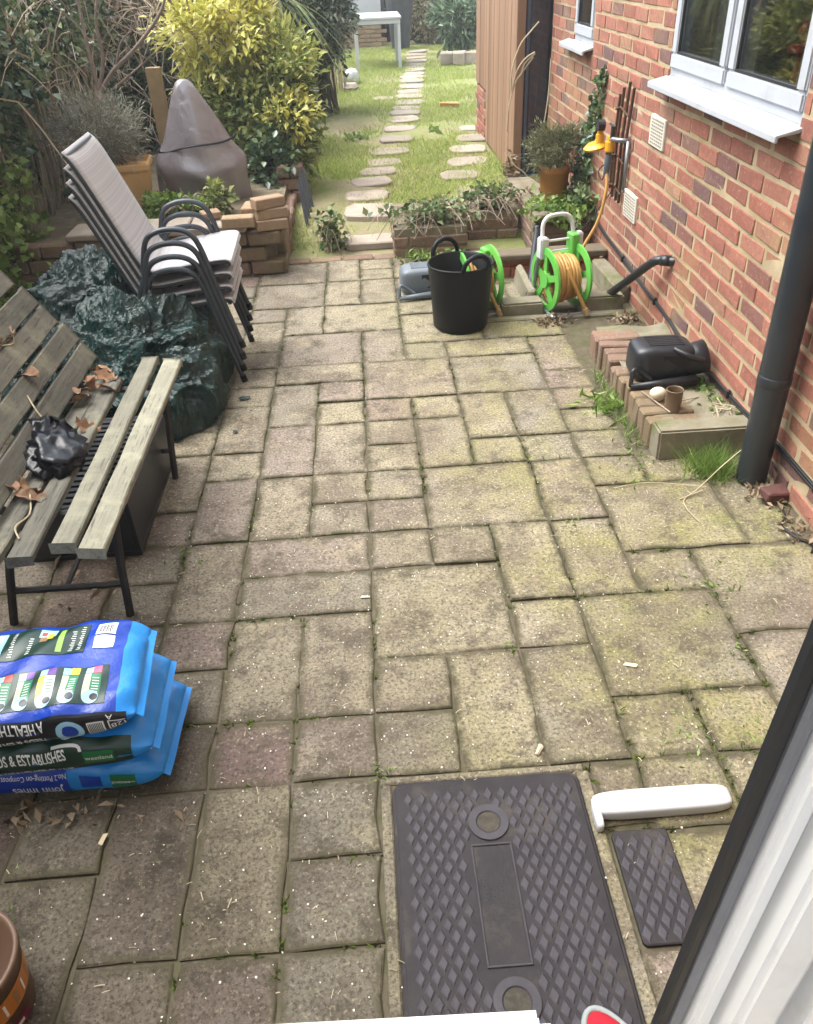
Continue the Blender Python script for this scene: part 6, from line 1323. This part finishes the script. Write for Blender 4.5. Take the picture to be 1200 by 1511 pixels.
tag(obj('tread', diamonds(0.008, 0.40, 0.635, 1.232, 0.0325, 0.052, skip, 0.0074), M_tread, mh), kind='stuff')
b = MB()
for (xa, xb, ya, yb) in [(0.143, 0.237, 0.800, 0.8045), (0.143, 0.237, 1.0705, 1.075), (0.143, 0.1475, 0.8045, 1.0705), (0.2325, 0.237, 0.8045, 1.0705)]: b.box(xa, ya, 0.0072, xb, yb, 0.0115)
obj('plate_rim', b, M_tread, mh, bevel=0.001)
b = MB(); b.box(0.148, 0.805, 0.007, 0.232, 1.070, 0.0082); cp = obj('centre_plate', b, M_cover, mh)
for i, (txt, cx) in enumerate([('IF LICHNRFFON', 0.162), ('EDEDDE', 0.181), ('CONTACT ON', 0.200), ('FASTENER', 0.217)]):
    vs, fs = text_geo(txt, 0.0155, 0.0002); b = MB(); b.add([(cx - v.y, 0.93 + v.x * 1.15, 0.0095) for v in vs], fs); obj('lettering', b, M_gasket, cp)
for c in CIR:
    b = MB(); b.lathe([(0.047, 0.0075), (0.047, 0.0125), (0.030, 0.0125), (0.027, 0.0095), (0.0, 0.0088)], 36, T(c[0], c[1], 0)); o = obj('lifting_ring', b, M_tread, mh, smooth=False)
    b = MB(); b.lathe([(0.0265, 0.0105), (0.0, 0.0106)], 24, T(c[0], c[1], 0)); obj('recess', b, M_gritty, o)
m2 = thing('drain_cover', 'narrow cast drain cover with diamond tread beside the window frame', 'manhole cover', (0.53, 0.95, 0))
b = MB(); plate(b, 0.470, 0.600, 0.822, 1.085, 0.012, -0.02, 0.005); obj('plate', b, M_cover, m2)
tag(obj('tread', diamonds(0.484, 0.592, 0.845, 1.07, 0.0325, 0.052, [], 0.0049), M_tread, m2), kind='stuff')
b = MB(); superbox(b, (0.605, 1.142, 0.02), (0.165, 0.032, 0.019), 5, 60, 16); superbox(b, (0.447, 1.118, 0.017), (0.010, 0.035, 0.016), 4, 24, 12); tag(obj('reflection_strip', b, M_white, smooth=True), 'white strip modelling a window glass reflection beyond the drain cover', 'reflection')  # solid white strip standing in for a reflection in the window glass
sl = thing('slipper', 'toe of a red felt slipper with a grey trim lying on the inspection cover', 'slipper', (0.37, 0.62, 0.012))
ico = bmesh.new(); bmesh.ops.create_uvsphere(ico, u_segments=24, v_segments=14, radius=1.0)
for v in ico.verts: c = v.co; v.co = Vector((c.x * 0.055 * (1 - 0.15 * c.y), c.y * 0.12, max(0.0, c.z) * 0.05 * (1 - 0.35 * c.y) + 0.002))
me = bpy.data.meshes.new('upper'); ico.to_mesh(me); ico.free(); me.polygons.foreach_set('use_smooth', [True] * len(me.polygons)); o = link('upper', me, M_red, sl, (0, -0.03, 0), (0, 0, 0.35), world=False)
b = MB(); ring = [(0.0565 * (1 - 0.15 * math.sin(w)) * math.cos(w), 0.123 * math.sin(w), 0.006) for w in [2 * PI * k / 40 for k in range(41)]]; b.tube(ring, 0.0065, 6); link('trim', b.mesh('trim', True), M_greytrim, sl, (0, -0.03, 0), (0, 0, 0.35), world=False)
ft = thing('feed_tub', 'round tan and orange printed tub at the lower left corner', 'tub', (-0.86, 0.80, 0.0))
b = MB(); b.lathe([(0.0, 0.0), (0.088, 0.0), (0.094, 0.01), (0.108, 0.17), (0.113, 0.172), (0.113, 0.184), (0.105, 0.186), (0.100, 0.17), (0.0, 0.06)], 40); obj('body', b, mat('tan_card', (0.13, 0.075, 0.045), (0.10, 0.055, 0.035), 6, 0.5), ft, smooth=True, world=False)
def wrap(name, z0, z1, a0, a1, m, off=0.0012):
    b = MB(); b.grid(lambda u, v: ((0.094 + (z0 + (z1 - z0) * v - 0.01) * 0.0875 + off) * math.cos(a0 + (a1 - a0) * u), (0.094 + (z0 + (z1 - z0) * v - 0.01) * 0.0875 + off) * math.sin(a0 + (a1 - a0) * u), z0 + (z1 - z0) * v), 16, 3); return obj(name, b, m, ft, world=False)
wrap('orange_label', 0.075, 0.135, -1.2, 0.7, flat('label_orange', (0.48, 0.17, 0.02))); wrap('maroon_label', 0.012, 0.045, -1.4, -0.1, flat('label_maroon', (0.16, 0.015, 0.05)))
for k, a in enumerate((-0.8, -0.55, -0.3, -0.05, 0.2)): wrap('label_mark', 0.085, 0.125, a, a + (0.05 if k % 2 else 0.11), C_WHITE if k % 2 else C_BROWN, 0.0022)
wrap('label_mark', 0.022, 0.033, -0.8, -0.3, C_WHITE, 0.0022)
b = MB(); b.lathe([(0.098, 0.12), (0.0, 0.125)], 24); obj('contents', b, flat('dark_contents', (0.03, 0.012, 0.03), 0.9), ft, world=False)
# leaf litter, twigs, crumbs
def litter(cx, cy, sx, sy, n, z0=0.0, size=0.035):
    P = np.column_stack([rng.normal(cx, sx, n), rng.normal(cy, sy, n), z0 + np.abs(rng.normal(0, 0.012, n))]); V, F, r = leaf_geo(P, size, 0.4, 0.9); return V, F, r
Vs = []; Fs = []; rs_ = []; off = 0
for a in [(1.40, 2.40, 0.03, 0.05, 120), (0.96, 4.15, 0.05, 0.03, 110), (1.38, 4.14, 0.04, 0.03, 90), (-0.85, 1.24, 0.10, 0.02, 70), (1.40, 2.15, 0.03, 0.06, 50), (-1.0, 2.2, 0.08, 0.12, 40)]:
    V, F, r = litter(*a); Vs.append(V); Fs.append(F + off); rs_.append(r); off += len(V)
tag(link('leaf_litter', np_mesh('leaf_litter', np.vstack(Vs), np.vstack(Fs), L_dead, np.concatenate(rs_)), None), kind='stuff')
b = MB()
for k in range(520):
    x = random.uniform(-0.95, 1.2); y = random.uniform(0.75, 3.6); a = random.uniform(0, 3.14); l = random.uniform(0.004, 0.022); p = Vector((x, y, 0.004)); d = Vector((math.cos(a), math.sin(a), random.uniform(-0.1, 0.15))) * l
    b.tube([p, p + d * 0.5 + Vector((0, 0, 0.002)), p + d], random.uniform(0.0006, 0.0014), 3)
tag(obj('straw_bits', b, mat('straw', (0.50, 0.43, 0.30), (0.36, 0.30, 0.2), 30, 0.9)), kind='stuff')
b = MB()
for k in range(800):
    x = random.uniform(-1.0, 0.9); y = random.uniform(0.7, 2.6) ; s_ = random.uniform(0.0008, 0.0019)
    b.box(x - s_, y - s_ * random.uniform(0.5, 1.2), 0.0015, x + s_, y + s_, 0.0015 + s_, M=None, jit=s_ * 0.3)
tag(obj('white_crumbs', b, mat('white_grit', (0.72, 0.70, 0.64), None, 9, 0.9)), kind='stuff')
for (x, y, l, a, lab) in [(0.35, 1.33, 0.045, 1.0, 'pale wood chip lying on the paving above the inspection cover'), (0.665, 1.60, 0.05, -0.4, 'pale flake of wood lying on the large slab at the right'), (-0.72, 1.165, 0.035, 1.3, 'small white wood splinter lying in the joint left of centre'), (-0.085, 1.975, 0.04, -0.1, 'pale bird dropping shaped splinter lying on the central joint')]:
    b = MB(); b.box(-l * 0.36, -0.0045, 0, l * 0.36, 0.0045, 0.003, jit=0.0032); tag(obj('wood_chip', b, mat('pale_chip', (0.62, 0.52, 0.36), None, 9, 0.8) if not bpy.data.materials.get('pale_chip') else bpy.data.materials['pale_chip'], None, (x, y, 0.003), (0, 0, a)), lab, 'wood chip')
b = MB(); b.box(-0.055, -0.03, 0, 0.055, 0.03, 0.04, jit=0.006); tag(obj('broken_brick', b, M_terra if False else mat('dark_red_brick', (0.13, 0.05, 0.045), (0.09, 0.04, 0.035), 12, 0.9), None, (1.415, 2.37, 0.003), (0.1, 0.15, 0.3), bevel=0.006), 'piece of dark red brick lying at the wall in front of the drainpipe', 'brick')
b = MB(); b.tube(smoothpts([(1.42, 2.32, 0.006), (1.40, 2.24, 0.012), (1.37, 2.2, 0.006), (1.385, 2.13, 0.01), (1.42, 2.08, 0.006), (1.40, 2.04, 0.006)], 6), 0.004, 6); tag(obj('loose_wire', b, M_cable), 'short black wire curling on the paving by the house wall', 'wire')
b = MB()
b.tube(smoothpts([(1.08, 2.40, 0.004), (1.14, 2.42, 0.02), (1.28, 2.50, 0.09), (1.44, 2.58, 0.16)], 6), 0.0022, 4); b.tube(smoothpts([(1.10, 2.25, 0.006), (1.08, 2.33, 0.012), (1.10, 2.40, 0.006), (1.18, 2.44, 0.01)], 6), 0.002, 4); b.tube(smoothpts([(0.86, 2.5, 0.004), (1.0, 2.51, 0.012), (1.2, 2.46, 0.01)], 5), 0.002, 4)
tag(obj('dead_grass', b, M_stickpale), 'long pale dead grass stalks lying in front of the drainpipe', 'grass')

# ------------------------------------------------------------------ the glazed opening
TILT = T(0.24, 0.35, 0.84) @ rotm('Y', 3.0) @ T(-0.24, -0.35, -0.84)
gw = thing('patio_window', 'white plastic window frame with black gasket at the right edge of the view', 'window', (0.30, 0.35, 0.80))
b = MB(); b.box(0.2345, 0.3495, 0.70, 0.2450, 0.362, 2.2, M=TILT); obj('gasket', b, M_gasket, gw, bevel=0.002)
b = MB(); b.box(0.2452, 0.3450, 0.70, 0.2565, 0.362, 2.2, M=TILT); obj('seal', b, M_seal, gw, bevel=0.003)
b = MB(); b.box(0.2568, 0.334, 0.70, 0.2780, 0.365, 2.2, M=TILT); b.box(0.2782, 0.312, 0.70, 0.3180, 0.365, 2.2, M=TILT); b.box(0.3182, 0.317, 0.70, 0.3300, 0.365, 2.2, M=TILT); b.box(0.3302, 0.298, 0.70, 0.44, 0.365, 2.2, M=TILT); b.box(0.4402, 0.304, 0.70, 0.62, 0.37, 2.2, M=TILT); obj('frame', b, M_frame, gw, bevel=0.006, bseg=3)
b = MB(); b.box(-0.80, 0.270, 0.860, 0.122, 0.350, 0.885, M=T(0.12, 0.35, 0) @ rotm('Z', -1.5) @ T(-0.12, -0.35, 0)); obj('ledge', b, M_frame, gw, bevel=0.012, bseg=4)
pn = MB(); pn.box(-1.745, 0.354, 0.765, 0.2340, 0.358, 2.19); obj('pane', pn, M_pane, gw)

# ------------------------------------------------------------------ thin haze volume added to lift the dark tones like veiling glass
hz = MB(); hz.box(-36, -16, -1.4, 36, 46, 6.6)
M_haze = bpy.data.materials.new('added_haze'); M_haze.use_nodes = True; M_haze.node_tree.nodes.clear()
_o = M_haze.node_tree.nodes.new('ShaderNodeOutputMaterial'); _v = M_haze.node_tree.nodes.new('ShaderNodeVolumePrincipled')
_v.inputs['Color'].default_value = (0.93, 0.95, 0.97, 1); _v.inputs['Density'].default_value = 0.004; _v.inputs['Anisotropy'].default_value = 0.3
M_haze.node_tree.links.new(_v.outputs[0], _o.inputs['Volume'])
tag(obj('haze', hz, M_haze), kind='stuff')
